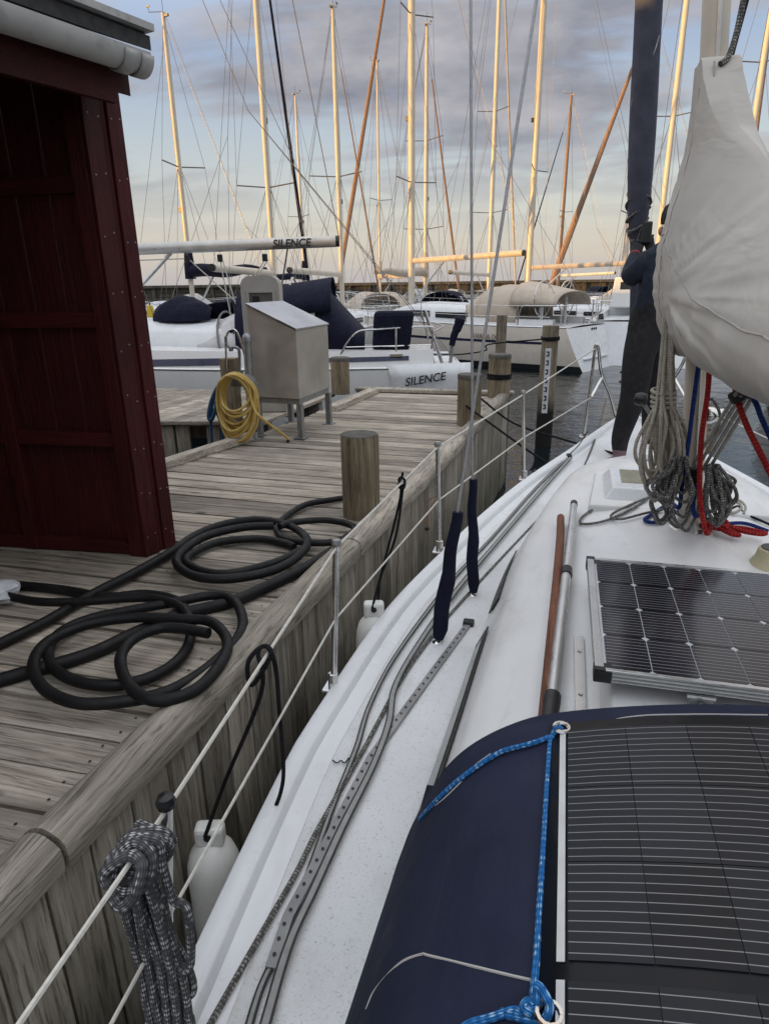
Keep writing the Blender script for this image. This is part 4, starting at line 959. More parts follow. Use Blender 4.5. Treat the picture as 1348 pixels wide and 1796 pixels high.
for k in range(7):
    x0 = st0[0]-.075+.010*k+r5.uniform(-.006, .006); yy0 = st0[1]-.06-.014*(k % 3); bot = [-.42, -.36, -.50, -.58, -.60, -.52, -.30][k]
    sw = r5.uniform(-.012, .012)
    p = [(x0, yy0, st0[2]-.06), (x0+.012, yy0-.01, st0[2]-.16), (x0+.006+sw, yy0+.005, st0[2]+bot*.55), (x0+sw+.02, yy0-.004, st0[2]+bot), (x0+sw+.045, yy0+.002, st0[2]+bot-.012), (x0+sw+.052, yy0+.01, st0[2]+bot*.6), (x0+.03, yy0+.012, st0[2]-.16), (x0+.02, yy0+.01, st0[2]-.07)]
    MB().tube(spl(p, 6), .0090, 8).build('hanging_loop', GREYROPE, rt, smooth=True)
e5 = ond(325, 1720, .22); MB().tube(spl([st0+np.array([-.02, -.06, -.10]), st0+np.array([.0, -.05, -.24]), st0+np.array([.025, -.04, -.36]), st0+np.array([.032, -.05, -.40]), st0+np.array([.01, -.06, -.41]), st0+np.array([-.03, -.07, -.40])], 6), .0090, 8).build('hanging_loop', GREYROPE, rt, smooth=True)
# deck cleat at the bottom edge
ck = ond(318, 1800, .03); MB().lathe(ck, [(.03, -.02), (.03, .006), (.012, .012), (.001, .012)], 14).build('deck_plate', BLACKP, YT)

# ------------------------------------------------------------------ rigid solar panel on the coachroof
sp1 = thing('solar_panel', 'rigid framed solar panel with black cells on the coachroof', 'solar panel', (.6, 2.0, -1.05))
PX0, PX1, PY0, PY1, PZ = .150, 1.05, 1.63, 2.425, -1.0
fr_ = .024
for nm, b in (('frame_rail', (PX0, PX0+fr_, PY0+.001, PY1-.001)), ('frame_rail', (PX1-fr_, PX1, PY0+.001, PY1-.001))):
    MB().box(b[0], b[1], b[2], b[3], PZ-.035, PZ+.001).build(nm, ALU, sp1, bev=.002)
for y0, y1 in ((PY0, PY0+.016), (PY1-.016, PY1)):
    o = MB().box(PX0+fr_+.0005, PX1-fr_-.0005, y0, y1, PZ-.035, PZ+.001).build('frame_rail', ALU, sp1, bev=.002)
    for k in range(3): MB().box(PX0+fr_, PX1-fr_, y0-.002 if y0 < 2 else y0+.001, y1-.015, PZ-.030+k*.011, PZ-.026+k*.011).build('groove', GALV, o)
for x0, y0 in ((PX0-.003, PY0-.003), (PX0-.003, PY1-.045), (PX1-.045, PY0-.003), (PX1-.045, PY1-.045)):
    MB().box(x0, x0+.048, y0, y0+.048, PZ-.038, PZ-.002).build('corner_block', BLACKP, sp1, bev=.003)
    MB().box(x0, x0+.030, y0 if y0 < 2 else y0+.030, y0+.018 if y0 < 2 else y0+.048, PZ-.002, PZ+.003).build('corner_block', BLACKP, sp1)
MB().box(PX0+fr_, PX1-fr_, PY0+.016, PY1-.016, PZ-.012, PZ-.006).build('backsheet', PANELB, sp1)
cw_, ch_ = (PX1-PX0-2*fr_-.012)/7, (PY1-PY0-.032-.010)/4
cell_me = None
for i in range(7):
    for j in range(4):
        cx_, cy_ = PX0+fr_+.006+cw_*(i+.5), PY0+.016+.005+ch_*(j+.5); hx_, hy_, c_ = cw_/2-.0016, ch_/2-.0016, .011
        if cell_me is None:
            sh = [(-hx_+c_, -hy_), (hx_-c_, -hy_), (hx_, -hy_+c_), (hx_, hy_-c_), (hx_-c_, hy_), (-hx_+c_, hy_), (-hx_, hy_-c_), (-hx_, -hy_+c_)]
            cell_me = bpy.data.meshes.new('cell'); cell_me.from_pydata([(x, y, z) for z in (0, .0025) for x, y in sh], [], [tuple(range(8, 16)), tuple(range(7, -1, -1))]+[(k, (k+1) % 8, (k+1) % 8+8, k+8) for k in range(8)]); cell_me.materials.append(CELL1)
        o = bpy.data.objects.new('cell', cell_me); COL.objects.link(o); o.parent = sp1; o.location = Vector((cx_, cy_, PZ-.0055+H))-sp1.location
for xb in (.42, .85):
    o = MB().box(xb-.035, xb+.035, PY0-.01, PY0+.03, PZ-.045, PZ-.036).build('bracket', STEEL, sp1); MB().box(xb-.03, xb+.03, PY0-.012, PY0-.004, PZ-.085, PZ-.045).build('bracket_plate', GALV, o)
    MB().tube([(xb-.028, PY0-.02, PZ-.062), (xb+.02, PY0-.02, PZ-.062)], .006, 8).build('bolt', STEEL, o); MB().lathe((xb, PY0-.016, PZ-.06), [(.012, 0), (.012, .008), (.004, .009)], 6, axis=(0, -1, 0)).build('nut', STEEL, o)

# ------------------------------------------------------------------ sprayhood with flexible panel
SHD = thing('sprayhood', 'navy canvas sprayhood stretched over the companionway with pale stitching', 'sprayhood', (.6, .6, -1.2))
_pu = [0, .26, .415, .56, .632, .70, .75, .79, .825, .855, .87]; _pz = [-.612, -.630, -.655, -.694, -.728, -.782, -.846, -.934, -1.03, -1.16, -1.30]
_pp = spl([(a, b, 0) for a, b in zip(_pu, _pz)], 5)
def hood_z(u): return float(np.interp(abs(u), [p[0] for p in _pp], [p[1] for p in _pp]))
rows = []
for y in list(np.linspace(-.15, .90, 16))+[.94, .965, .98, .985]+list(np.linspace(1.02, 1.42, 6)):
    row = []
    fwd_t = max(0, (y-.985)/.435)
    edge = .012*max(0, 1-abs(y-.955)/.05)
    for sg in (-1, 1):
        side = []
        for q in (_pp if sg < 0 else _pp):
            u, z = q[0], q[1]
            wdn = 1+.035*(.95-min(y, .95))
            zz = z-(.008 if y > .96 else 0)
            if fwd_t > 0:
                zt = top_z(CX+sg*min(u, .72), y)+.004 if u < .72 else zdeck(y)+.2
                zz = z*(1-fwd_t)+min(z, zt)*fwd_t-.05*math.sin(math.pi*fwd_t)*0
            sag = -.010*math.sin((y+.15)*3.0)*(1-abs(u)/.9)
            side.append((CX+sg*u*wdn, y, zz+sag+edge*.3))
        row += side[::-1] if sg < 0 else side[1:]
    rows.append(row)
MB().grid(rows).build('canvas', NAVY, SHD, smooth=True, thick=.004)
def hp_(x, y, d=.004):
    wdn = 1+.035*(.95-min(y, .95)); u = (x-CX)/wdn; return (x, y, hood_z(u)-.010*math.sin((y+.15)*3.0)*(1-abs(u)/.9)+d)
def on_hood(px, py, d=.004):
    dr = ray(px, py); t = .6
    for tt in np.linspace(.3, 2.2, 800):
        p = dr*tt
        if p[2] < hp_(p[0], p[1], d)[2]: return p
    return p
def stitch(pts, r=.0016, m_=STITCH, name='stitching'):
    return MB().tube(spl([on_hood(*p) for p in pts], 6), r, 5).build(name, m_, SHD)
stitch([(642, 1770), (658, 1735), (700, 1690), (738, 1674), (752, 1676), (830, 1695), (900, 1712), (945, 1722)])
stitch([(735, 1432), (765, 1412), (800, 1380), (830, 1345), (860, 1322)], .0013)
for k in range(1):
    pass
stitch([(1010, 1290), (1100, 1268), (1200, 1262), (1345, 1262)], .0012); stitch([(990, 1283), (1100, 1258), (1200, 1253), (1345, 1254)], .0012)
FPN = thing('flexible_solar_panel', 'flexible black solar panel with thin silver lines lying on the sprayhood', 'solar panel', (.6, .55, -.62))
X0, X1 = .037, 1.163
def pgrid(x0, x1, y0, y1, d, nx=6): return [[hp_(x0+(x1-x0)*i/nx, y, d) for y in np.linspace(y1, y0, 5)] for i in range(nx+1)][::1]
MB().grid(pgrid(X0-.012, X1+.012, -.10, .935, .009, 30)).build('sheet', PANELK, FPN, smooth=True, thick=.003)
for (ya, yb2) in ((.40+.125, .915), (.10, .40+.105), (-.09, .085)):
    for xs in (X0+.004, X1-.010): MB().grid(pgrid(xs, xs+.0085, ya, yb2, .0125, 1)).build('bus_ribbon', BUSW, FPN, thick=.001)
nrow = [(.912-.1285*(k+1)+.0006, .912-.1285*k-.0006) if k < 3 else (.505-.1285*(k-2)+.0006, .505-.1285*(k-3)-.0006) for k in range(6)]
for (ya, yb2) in nrow:
    for i in range(13):
        xa = X0+.016+i*.0842; xb = xa+.0832
        if xb > X1-.012: break
        MB().grid(pgrid(xa, xb, ya, yb2, .0122, 2)).build('cell', CELL2, FPN, thick=.0012)
def ringm(p, r=.012):
    return MB().tube([(p[0]+r*math.cos(a), p[1]+r*math.sin(a), p[2]+.003) for a in np.linspace(0, 2*math.pi, 14)], .0035, 6)
e1_ = on_hood(984, 1279, .013); e2_ = on_hood(962, 1782, .013)
ringm(e1_).build('eyelet', STEEL, FPN, smooth=True); ringm(e2_).build('eyelet', STEEL, FPN, smooth=True)
OH = lambda l: [on_hood(x, y, .010) for x, y in l]
rope('blue_lashing', [e1_+np.array([.0, 0, .006])]+OH([(968, 1290), (930, 1304), (880, 1318), (835, 1345), (790, 1380), (755, 1415), (736, 1436)]), .0044, SKYROPE, 'light blue flecked cord following the front edge of the sprayhood')
rope('blue_lashing', [e1_+np.array([-.008, -.004, .008])]+OH([(966, 1296), (962, 1330), (955, 1450), (948, 1560), (942, 1660), (937, 1720), (932, 1762), (922, 1778), (905, 1772), (890, 1775), (860, 1785), (825, 1795), (800, 1812)]), .0044, SKYROPE, 'light blue flecked cord tied down the side of the flexible panel')
rope('blue_lashing', OH([(880, 1776), (905, 1782), (930, 1788), (952, 1790)])+[e2_+np.array([.0, .004, .010]), e2_+np.array([-.012, .016, .016])]+[on_hood(940, 1762, .02), on_hood(925, 1757, .022), on_hood(918, 1768, .02), on_hood(935, 1780, .018)], .0047, SKYROPE, 'knotted end of light blue cord at the lower eyelet')

# ------------------------------------------------------------------ sail cover
SC = thing('sail_cover', 'off white wrinkled canvas sail cover round mast and boom', 'sail cover', (.55, 2.6, -.4))
def cov(y):
    ztop = float(np.interp(y, [.1, .35, 1.2, 2.0, 2.45, 2.72, 2.84, 2.90, 3.2], [-.19, -.02, .05, .13, .27, .48, .66, .735, .735]))
    zbot = float(np.interp(y, [.1, .3, 2.2, 2.55, 2.72, 2.85, 3.0, 3.2], [-.335, -.36, -.345, -.32, -.25, -.30, -.31, -.27]))
    return ztop, zbot
from mathutils import noise as MN
def pn(x, y, z): return MN.noise(Vector((x, y, z)))
rows = []; nz = 84
TY, TZ = 2.74, -.06
ylist = list(np.linspace(.12, 2.0, 48))+list(np.linspace(2.02, 2.98, 66))+list(3.16-.18*np.cos(np.linspace(.25, math.pi/2, 16))[::1])[::1]
ylist = sorted(set(round(v, 5) for v in ylist if v <= 3.1595))
for y in ylist:
    zt, zb_ = cov(y); pl = 1.0
    if y > 2.95: pl = math.sqrt(max(0.0, 1-((y-2.95)/.21)**2))
    Lp, Rp = [], []
    for k in range(nz+1):
        s = k/nz; z = zb_+(zt-zb_)*s
        t2 = min(1, max(0, (y-2.55)/.33)); t2 = t2*t2*(3-2*t2)
        wz = float(np.interp(z, [-.34, -.32, -.27, -.2, -.1, 0, .12, .25, .36, .45, .6, .735], [.02, .07, .118, .152, .180, .187, .176, .146, .110, .088, .070, .062]))
        s2 = s
        wt2 = .20*max(0.0, math.sin(math.pi*max(0, min(1, s2))**.62))**.75
        ww_ = wz*t2+wt2*(1-t2)
        if s2 >= .999: ww_ = .0 if y < 2.85 else ww_
        if s2 <= .001: ww_ = .0
        ww_ *= pl
        xc = mx_(z)*t2+bx(y)*(1-t2)
        dy_, dz_ = y-TY, z-TZ; rr6 = math.hypot(dy_, dz_)+1e-6; th = math.atan2(dz_, dy_)
        fan = pn(th*7.5, rr6*1.3, 3.3)*.55+pn(th*17, rr6*2.0, 8.1)*.35
        fan = math.copysign(abs(fan)**.8, fan)*min(1, rr6/.18)*math.exp(-max(0, rr6-.35)*1.6)
        drape = pn(y*5+z*2.5, z*2.2-y*1.1, 1.7)*.6+pn(y*13+z*5, z*4.0, 5.2)*.35
        vert = pn(y*24, z*2.0, 9.4)*max(0, min(1, (z-.22)/.2))
        amp = min(1, ww_/.10)
        long_ = pn(y*9-z*1.2, z*.9+y*.4, 12.3)
        fl = .012*fan+.014*drape+.010*vert+.020*long_*abs(long_)**.3
        fan2 = pn(th*7.5+40, rr6*1.3, 6.3)*.5
        Lp.append((xc-ww_-fl*amp, y, z)); Rp.append((xc+ww_+(.016*drape+.02*fan2)*amp, y, z))
    rows.append(Lp+Rp[::-1])
m = MB(); m.grid(rows); nj = len(rows[0]); m.add(rows[0], [tuple(range(nj-1, -1, -1))]); m.add(rows[-1], [tuple(range(nj))])
m.build('canvas', CANVAS, SC, smooth=True).data.polygons.foreach_set('use_smooth', [True]*len(m.f))
sm_ = MB().tube([(rows[i][38][0]-.0015, rows[i][38][1], rows[i][38][2]) for i in range(0, len(rows), 2)], .0022, 5); sm_.build('seam', STITCH, SC, smooth=True)
sm_ = MB().tube([(rows[106][k][0]-.0015, rows[106][k][1], rows[106][k][2]) for k in range(4, 80, 2)], .0020, 5); sm_.build('seam', STITCH, SC, smooth=True)
def on_cov(px, py, y): return aty(px, py, y)
MB().tube(spl([aty(1252, 108, 2.86), aty(1247, 240, 2.80), aty(1238, 360, 2.74), aty(1228, 440, 2.72), aty(1222, 500, 2.70), aty(1220, 525, 2.70), aty(1214, 545, 2.71)], 6), .0045, 6).build('drawcord', GREYC, SC, smooth=True)
# halyards at the mast top, right
rope('halyard', [aty(1303, 0, 2.9), aty(1290, 60, 2.9), aty(1276, 100, 2.88), aty(1262, 112, 2.86)], .010, DKROPE, 'dark flecked halyard leaving the top of the sail cover', n=5)
rope('halyard', [aty(1310, 0, 3.2), aty(1278, 118, 3.12)], .006, BLKROPE, 'thin black halyard slanting behind the mast above the sail cover', n=2)
# ropes at the mast foot
def PY(l, y, dy=0): return [aty(a, b, y+dy*i/(len(l)-1)) for i, (a, b) in enumerate(l)]
def coil(name, label, top, bot, wd0, n, r, m_, y, gather=None, seed=1, tilt=0.):
    rg = random.Random(seed); t = thing(name, label, 'rope', aty(*bot, y), 'rope coils hanging at the mast foot')
    for k in range(n):
        f = rg.uniform(-.5, .5); w1 = wd0*rg.uniform(.25, .62); b0 = bot[1]+rg.uniform(-60, 16); xo = f*wd0*.55
        gx_, gy_ = gather if gather else top
        R6 = lambda q: rg.uniform(-q, q)
        H6 = b0-gy_; c6 = bot[0]+xo
        pts = [(top[0]+f*14, top[1]), (gx_+f*20-3, gy_), (gx_*.5+c6*.5-w1*.32+R6(5), gy_+H6*.30), (c6-w1*.5+R6(5), gy_+H6*.62), (c6-w1*.42+R6(4), gy_+H6*.86), (c6+R6(7), b0), (c6+w1*.42+R6(4), gy_+H6*.84), (c6+w1*.48+R6(5), gy_+H6*.58), (gx_*.5+c6*.5+w1*.30+R6(5), gy_+H6*.28), (gx_+f*20+4, gy_), (top[0]+f*14+4, top[1]-2)]
        yy_ = y+rg.uniform(-.07, .07)
        MB().tube(spl([aty(a, b, yy_+.025*math.sin(i*1.3+k)) for i, (a, b) in enumerate(pts)], 6), r, 7).build('loop', m_, t, smooth=True)
    if gather:
        for k in range(4):
            c = aty(gather[0], gather[1]-6+k*9, y); MB().tube(spl([(c[0]+.045*math.cos(a), c[1]+.055*math.sin(a), c[2]+.004*math.sin(a+k)) for a in np.linspace(0, 6.3, 9)], 3), r, 7).build('wrap_turn', m_, t, smooth=True)
    return t
coil('halyard_coil', 'beige halyard coil wrapped and hung on the mast beside the person', (1172, 545), (1158, 868), 84, 17, .0072, BEIGEROPE, 2.88, (1163, 692), 2)
coil('halyard_coil', 'dark flecked halyard coil hanging under the beige coil at the mast foot', (1190, 805), (1178, 918), 84, 16, .0070, DKROPE, 2.80, None, 4)
coil('halyard_coil', 'dark flecked halyard coil hanging on the starboard side behind the red halyard', (1250, 818), (1262, 912), 66, 14, .0070, DKROPE, 2.84, None, 6)
rope('halyard', PY([(1178, 600), (1182, 700), (1188, 790), (1196, 860)], 2.93), .007, BEIGEROPE, 'beige halyard running straight down the port side of the mast', n=4)
rope('halyard', PY([(1200, 735), (1186, 745), (1180, 760), (1200, 790), (1206, 830)], 2.86), .007, BEIGEROPE, 'beige rope end kinked against the mast', n=5)
rope('loose_sheet', [np.array([*atz(x, y, -1.10)[:2], 0]) for x, y in [(1150, 905)]] and [(lambda p: (p[0], p[1], top_z(p[0], p[1])+.010))(atz(x, y, -1.10)) for x, y in [(1170, 898), (1120, 893), (1060, 898), (1022, 910), (1020, 922), (1060, 924), (1110, 910), (1145, 890)]], .0062, DKROPE, 'dark flecked rope loop lying loose on the coachroof')
rope('loose_sheet', [(lambda p: (p[0], p[1], top_z(p[0], p[1])+.016))(atz(x, y, -1.10)) for x, y in [(1165, 890), (1110, 905), (1070, 918), (1085, 927), (1130, 922), (1180, 915)]], .0062, DKROPE, 'second smaller dark flecked loop crossing the loose one')
CT = lambda l, d: [(lambda p: (p[0], p[1], top_z(p[0], p[1])+d))(atz(x, y, -1.09)) for x, y in l]
rope('blue_halyard', PY([(1224, 640), (1216, 700), (1206, 780), (1195, 850), (1190, 890)], 2.86)+CT([(1172, 905), (1140, 920), (1128, 928), (1150, 932), (1185, 918), (1230, 916), (1234, 922)], .012), .0088, BLUEROPE, 'navy blue halyard dropping from the sail cover to a loop on deck')
rope('blue_halyard', PY([(1222, 850), (1215, 880), (1218, 905)], 2.84)+CT([(1232, 918), (1205, 920)], .014), .0088, BLUEROPE, 'short navy blue rope bight in front of the mast foot', n=6)
rope('blue_halyard', CT([(1170, 918), (1185, 930), (1215, 938), (1250, 938), (1300, 932), (1345, 940)], .012), .0085, BLUEROPE, 'navy blue rope tail lying behind the red knot')
rope('blue_halyard', PY([(1256, 630), (1258, 650), (1272, 662), (1285, 660)], 2.6)+PY([(1320, 700), (1335, 735), (1365, 800)], 2.3), .0085, BLUEROPE, 'navy blue reefing line hanging below the boom')
rope('red_halyard', PY([(1244, 628), (1240, 690), (1229, 770), (1226, 850), (1230, 900), (1238, 935)], 2.74, -.08)+CT([(1242, 950)], .03), .0100, REDROPE, 'red halyard hanging taut from the boom to the red knot')
kt = CT([(1228, 945)], .02)[0]; kp_ = []
for k, (dx, dy, dz) in enumerate([(0, 0, 0), (.02, -.02, .02), (.05, .01, .03), (.07, .03, .012), (.05, .04, .0), (.015, .02, .012), (.0, -.01, .03), (.03, -.03, .015), (.075, -.02, .006), (.10, .01, .02), (.085, .03, .03), (.06, 0, .036), (.08, -.04, .02), (.12, -.045, .0), (.135, -.055, -.005), (.10, -.06, .0), (.06, -.03, .015), (.11, .0, .01), (.17, .01, .004), (.22, .0, .0), (.245, -.02, 0), (.22, -.035, 0), (.16, -.03, .004), (.11, -.02, .016)]):
    kp_.append((kt[0]+dx, kt[1]+dy, kt[2]+dz))
rope('red_rope_knot', kp_, .0100, REDROPE, 'thick red rope tied in a bulky knot on the coachroof')
rope('red_halyard', PY([(1286, 664), (1292, 700), (1308, 745), (1330, 790), (1360, 850)], 2.45, -.25), .0098, REDROPE, 'red reefing line swinging out below the boom')
vang = thing('boom_vang', 'pale flecked boom vang tackle running from mast foot up to the boom', 'tackle', aty(1222, 825, 2.9))
for k in range(4):
    MB().tube([aty(1214+k*8, 815+k*5, 2.92), aty(1290+k*9, 690+k*3, 2.35)], .0068, 7).build('vang_part', WHTROPE, vang, smooth=True)
MB().obox(aty(1214, 838, 2.93), (1, 0, 0), (0, 1, 0), (0, 0, 1), .03, .02, .045).build('vang_block', BLACKP, vang, bev=.01)
MB().obox(aty(1306, 690, 2.36), (.8, -.4, .5), (.3, 1, 0), (-.5, 0, .8), .05, .015, .022).build('vang_block', BLACKP, vang, bev=.01)
rope('reef_line_coil', PY([(1222, 770), (1232, 720), (1244, 700), (1256, 712), (1262, 735), (1252, 760), (1240, 775), (1228, 790), (1216, 800)], 2.98), .0062, DKROPE, 'dark flecked line looped on the starboard side of the mast')
rope('black_line_tail', CT([(1245, 905), (1270, 912), (1290, 905), (1300, 915), (1325, 922), (1355, 930)], .012), .006, BLKROPE, 'thin black line end lying behind the red rope', n=6)
rope('grey_line_tail', CT([(1235, 900), (1262, 908), (1285, 898), (1296, 908), (1280, 918), (1268, 906), (1290, 896), (1303, 905), (1300, 918)], .016), .0066, WHTROPE, 'pale rope knot lying on the coachroof behind the red knot', n=6)
#@@PERSON
# ================================================================== PERSON on the foredeck
PR = thing('person', 'person in navy jacket and black trousers gripping the furled headsail on the foredeck', 'person', (.5, 5.05, zdeck(5)))
def J_(px, py, y): return tuple(aty(px, py, y))
jt = {
 'pel': (J_(1136, 578, 5.08), .135), 'wai': (J_(1142, 535, 5.08), .135), 'che': (J_(1150, 480, 5.08), .155), 'nec': (J_(1170, 428, 5.10), .065), 'hd0': (J_(1182, 408, 5.14), .085), 'hd1': (J_(1186, 382, 5.15), .088),
 'lhi': (J_(1120, 600, 4.98), .130), 'lkn': (J_(1112, 690, 4.92), .098), 'lan': (J_(1086, 770, 4.92), .068), 'lhe': (J_(1085, 806, 4.90), .048), 'lto': (J_(1062, 813, 4.86), .036),
 'rhi': (J_(1148, 600, 5.16), .11), 'rkn': (J_(1142, 700, 5.30), .08), 'ran': (J_(1138, 776, 5.32), .062), 'rhe': (J_(1138, 790, 5.30), .046), 'rto': (J_(1130, 786, 5.46), .036),
 'lsh': (J_(1130, 455, 5.02), .095), 'lel': (J_(1102, 494, 5.06), .085), 'lwr': (J_(1112, 446, 5.34), .042), 'lha': (J_(1118, 432, 5.42), .040),
 'rsh': (J_(1186, 452, 5.16), .08), 'rel': (J_(1168, 490, 5.36), .062), 'rwr': (J_(1142, 440, 5.46), .040), 'rha': (J_(1134, 420, 5.48), .038)}
names = list(jt); idx = {k: i for i, k in enumerate(names)}
ed = [('pel', 'wai'), ('wai', 'che'), ('che', 'nec'), ('nec', 'hd0'), ('hd0', 'hd1'), ('pel', 'lhi'), ('lhi', 'lkn'), ('lkn', 'lan'), ('lan', 'lhe'), ('lhe', 'lto'), ('pel', 'rhi'), ('rhi', 'rkn'), ('rkn', 'ran'), ('ran', 'rhe'), ('rhe', 'rto'), ('che', 'lsh'), ('lsh', 'lel'), ('lel', 'lwr'), ('lwr', 'lha'), ('che', 'rsh'), ('rsh', 'rel'), ('rel', 'rwr'), ('rwr', 'rha')]
vs = [list(jt[k][0]) for k in names]; rad = [jt[k][1] for k in names]; es = [(idx[a], idx[b]) for a, b in ed]
def fingers(hand, wrist, side):
    h = np.array(jt[hand][0]); d = h-np.array(jt[wrist][0]); d /= np.linalg.norm(d); s = np.cross(d, (0, 1, 0)); s /= np.linalg.norm(s); f = np.array([0, 1., 0])
    for k, ln in enumerate((.030, .034, .032, .026)):
        o = (k-1.5)*.020
        p0 = h+s*o+d*.025; p1 = p0+d*ln*.9+f*.02; p2 = p1+f*ln+s*side*.012; i0 = len(vs)
        vs.extend([list(p0), list(p1), list(p2)]); rad.extend([.0115, .0105, .0095]); es.extend([(idx[hand], i0), (i0, i0+1), (i0+1, i0+2)])
    p0 = h+s*side*.035; p1 = p0+s*side*.015+f*.03+d*.01; i0 = len(vs); vs.extend([list(p0), list(p1)]); rad.extend([.013, .0105]); es.extend([(idx[hand], i0), (i0, i0+1)])
fingers('lha', 'lwr', 1); fingers('rha', 'rwr', -1)
# nose
hd = np.array(jt['hd0'][0]); i0 = len(vs); vs.append(list(hd+np.array([-.01, .100, .01]))); rad.append(.016); es.append((idx['hd0'], i0))
me = bpy.data.meshes.new('body'); me.from_pydata([(a, b, c+H) for a, b, c in vs], es, [])
bo = bpy.data.objects.new('body_src', me); COL.objects.link(bo)
md = bo.modifiers.new('sk', 'SKIN'); md.use_smooth_shade = True; md.branch_smoothing = .4
for i, r in enumerate(rad): me.skin_vertices[0].data[i].radius = (r, r*.92); me.skin_vertices[0].data[i].use_root = (i == 0)
md = bo.modifiers.new('su', 'SUBSURF'); md.levels = 2; md.render_levels = 2
dg = bpy.context.evaluated_depsgraph_get(); bm_ = bpy.data.meshes.new_from_object(bo.evaluated_get(dg)); bpy.data.objects.remove(bo)
bm_.name = 'body'; bm_.materials.clear()
GLOVE = mat('glove_black', (.008, .008, .009), .8); SHOE = mat('shoe_grey', (.16, .10, .11), .8)
for mm_ in (TROUS, JACKET, GLOVE, SHOE, SKIN, REDCUFF): bm_.materials.append(mm_)
segm = [(a, b, {'pel': 0, 'lhi': 0, 'rhi': 0, 'lkn': 0, 'rkn': 0, 'lan': 3, 'ran': 3, 'lhe': 3, 'rhe': 3, 'wai': 1, 'che': 1, 'lsh': 1, 'rsh': 1, 'lel': 1, 'rel': 1, 'lwr': 2, 'rwr': 2, 'nec': 4, 'hd0': 4}[a]) for a, b in ed]
SA = np.array([jt[a][0] for a, b, c in segm]); SB = np.array([jt[b][0] for a, b, c in segm]); SM = [c for a, b, c in segm]
for p in bm_.polygons:
    c = np.array(p.center)-np.array([0, 0, H]); d = SB-SA; t = np.clip(((c-SA)*d).sum(1)/(d*d).sum(1), 0, 1); ds = np.linalg.norm(SA+d*t[:, None]-c, axis=1)-.0
    k = int(np.argmin(ds)); mi = SM[k]
    if segm[k][0] == 'lan' and c[2] > jt['lan'][0][2]-.075: mi = 0
    if segm[k][0] == 'ran' and c[2] > jt['ran'][0][2]-.06: mi = 0
    if segm[k][0] in ('lel', 'rel') and t[k] > .90: mi = 5
    if ds[k] > .3: mi = 1
    p.material_index = mi; p.use_smooth = True
bobj = bpy.data.objects.new('body', bm_); COL.objects.link(bobj); bobj.parent = PR; bobj.matrix_parent_inverse = PR.matrix_basis.inverted()
hc_ = np.array(jt['hd1'][0]); MB().lathe(hc_+np.array([0, -.005, -.005]), [(.098, -.03), (.102, -.005), (.100, .03), (.085, .075), (.05, .105), (.002, .115)], 18).build('beanie', GLOVE, PR, smooth=True)
for sx in (-1, 1):
    MB().lathe(hd+np.array([sx*.032-.005, .078, .03]), [(.001, -.009), (.008, -.006), (.010, 0), (.008, .006), (.001, .009)], 8).build('eye', INK, PR, smooth=True)
    MB().lathe(hd+np.array([sx*.088, 0, .01]), [(.001, -.03), (.015, -.015), (.018, .01), (.012, .025), (.001, .03)], 8).build('ear', SKIN, PR, smooth=True)
MB().tube(spl([hd+np.array([-.03, .078, -.04]), hd+np.array([-.003, .086, -.043]), hd+np.array([.024, .078, -.04])], 4), .005, 6).build('mouth', REDCUFF, PR)
ph_ = MB().obox(J_(1133, 408, 5.46), (1, 0, 0), (0, 1, 0), (0, .1, 1), .035, .025, .075).build('radio', BLACKP, bev=.01); tag(ph_, 'small black handheld device in the gloved hand against the sail', 'device')

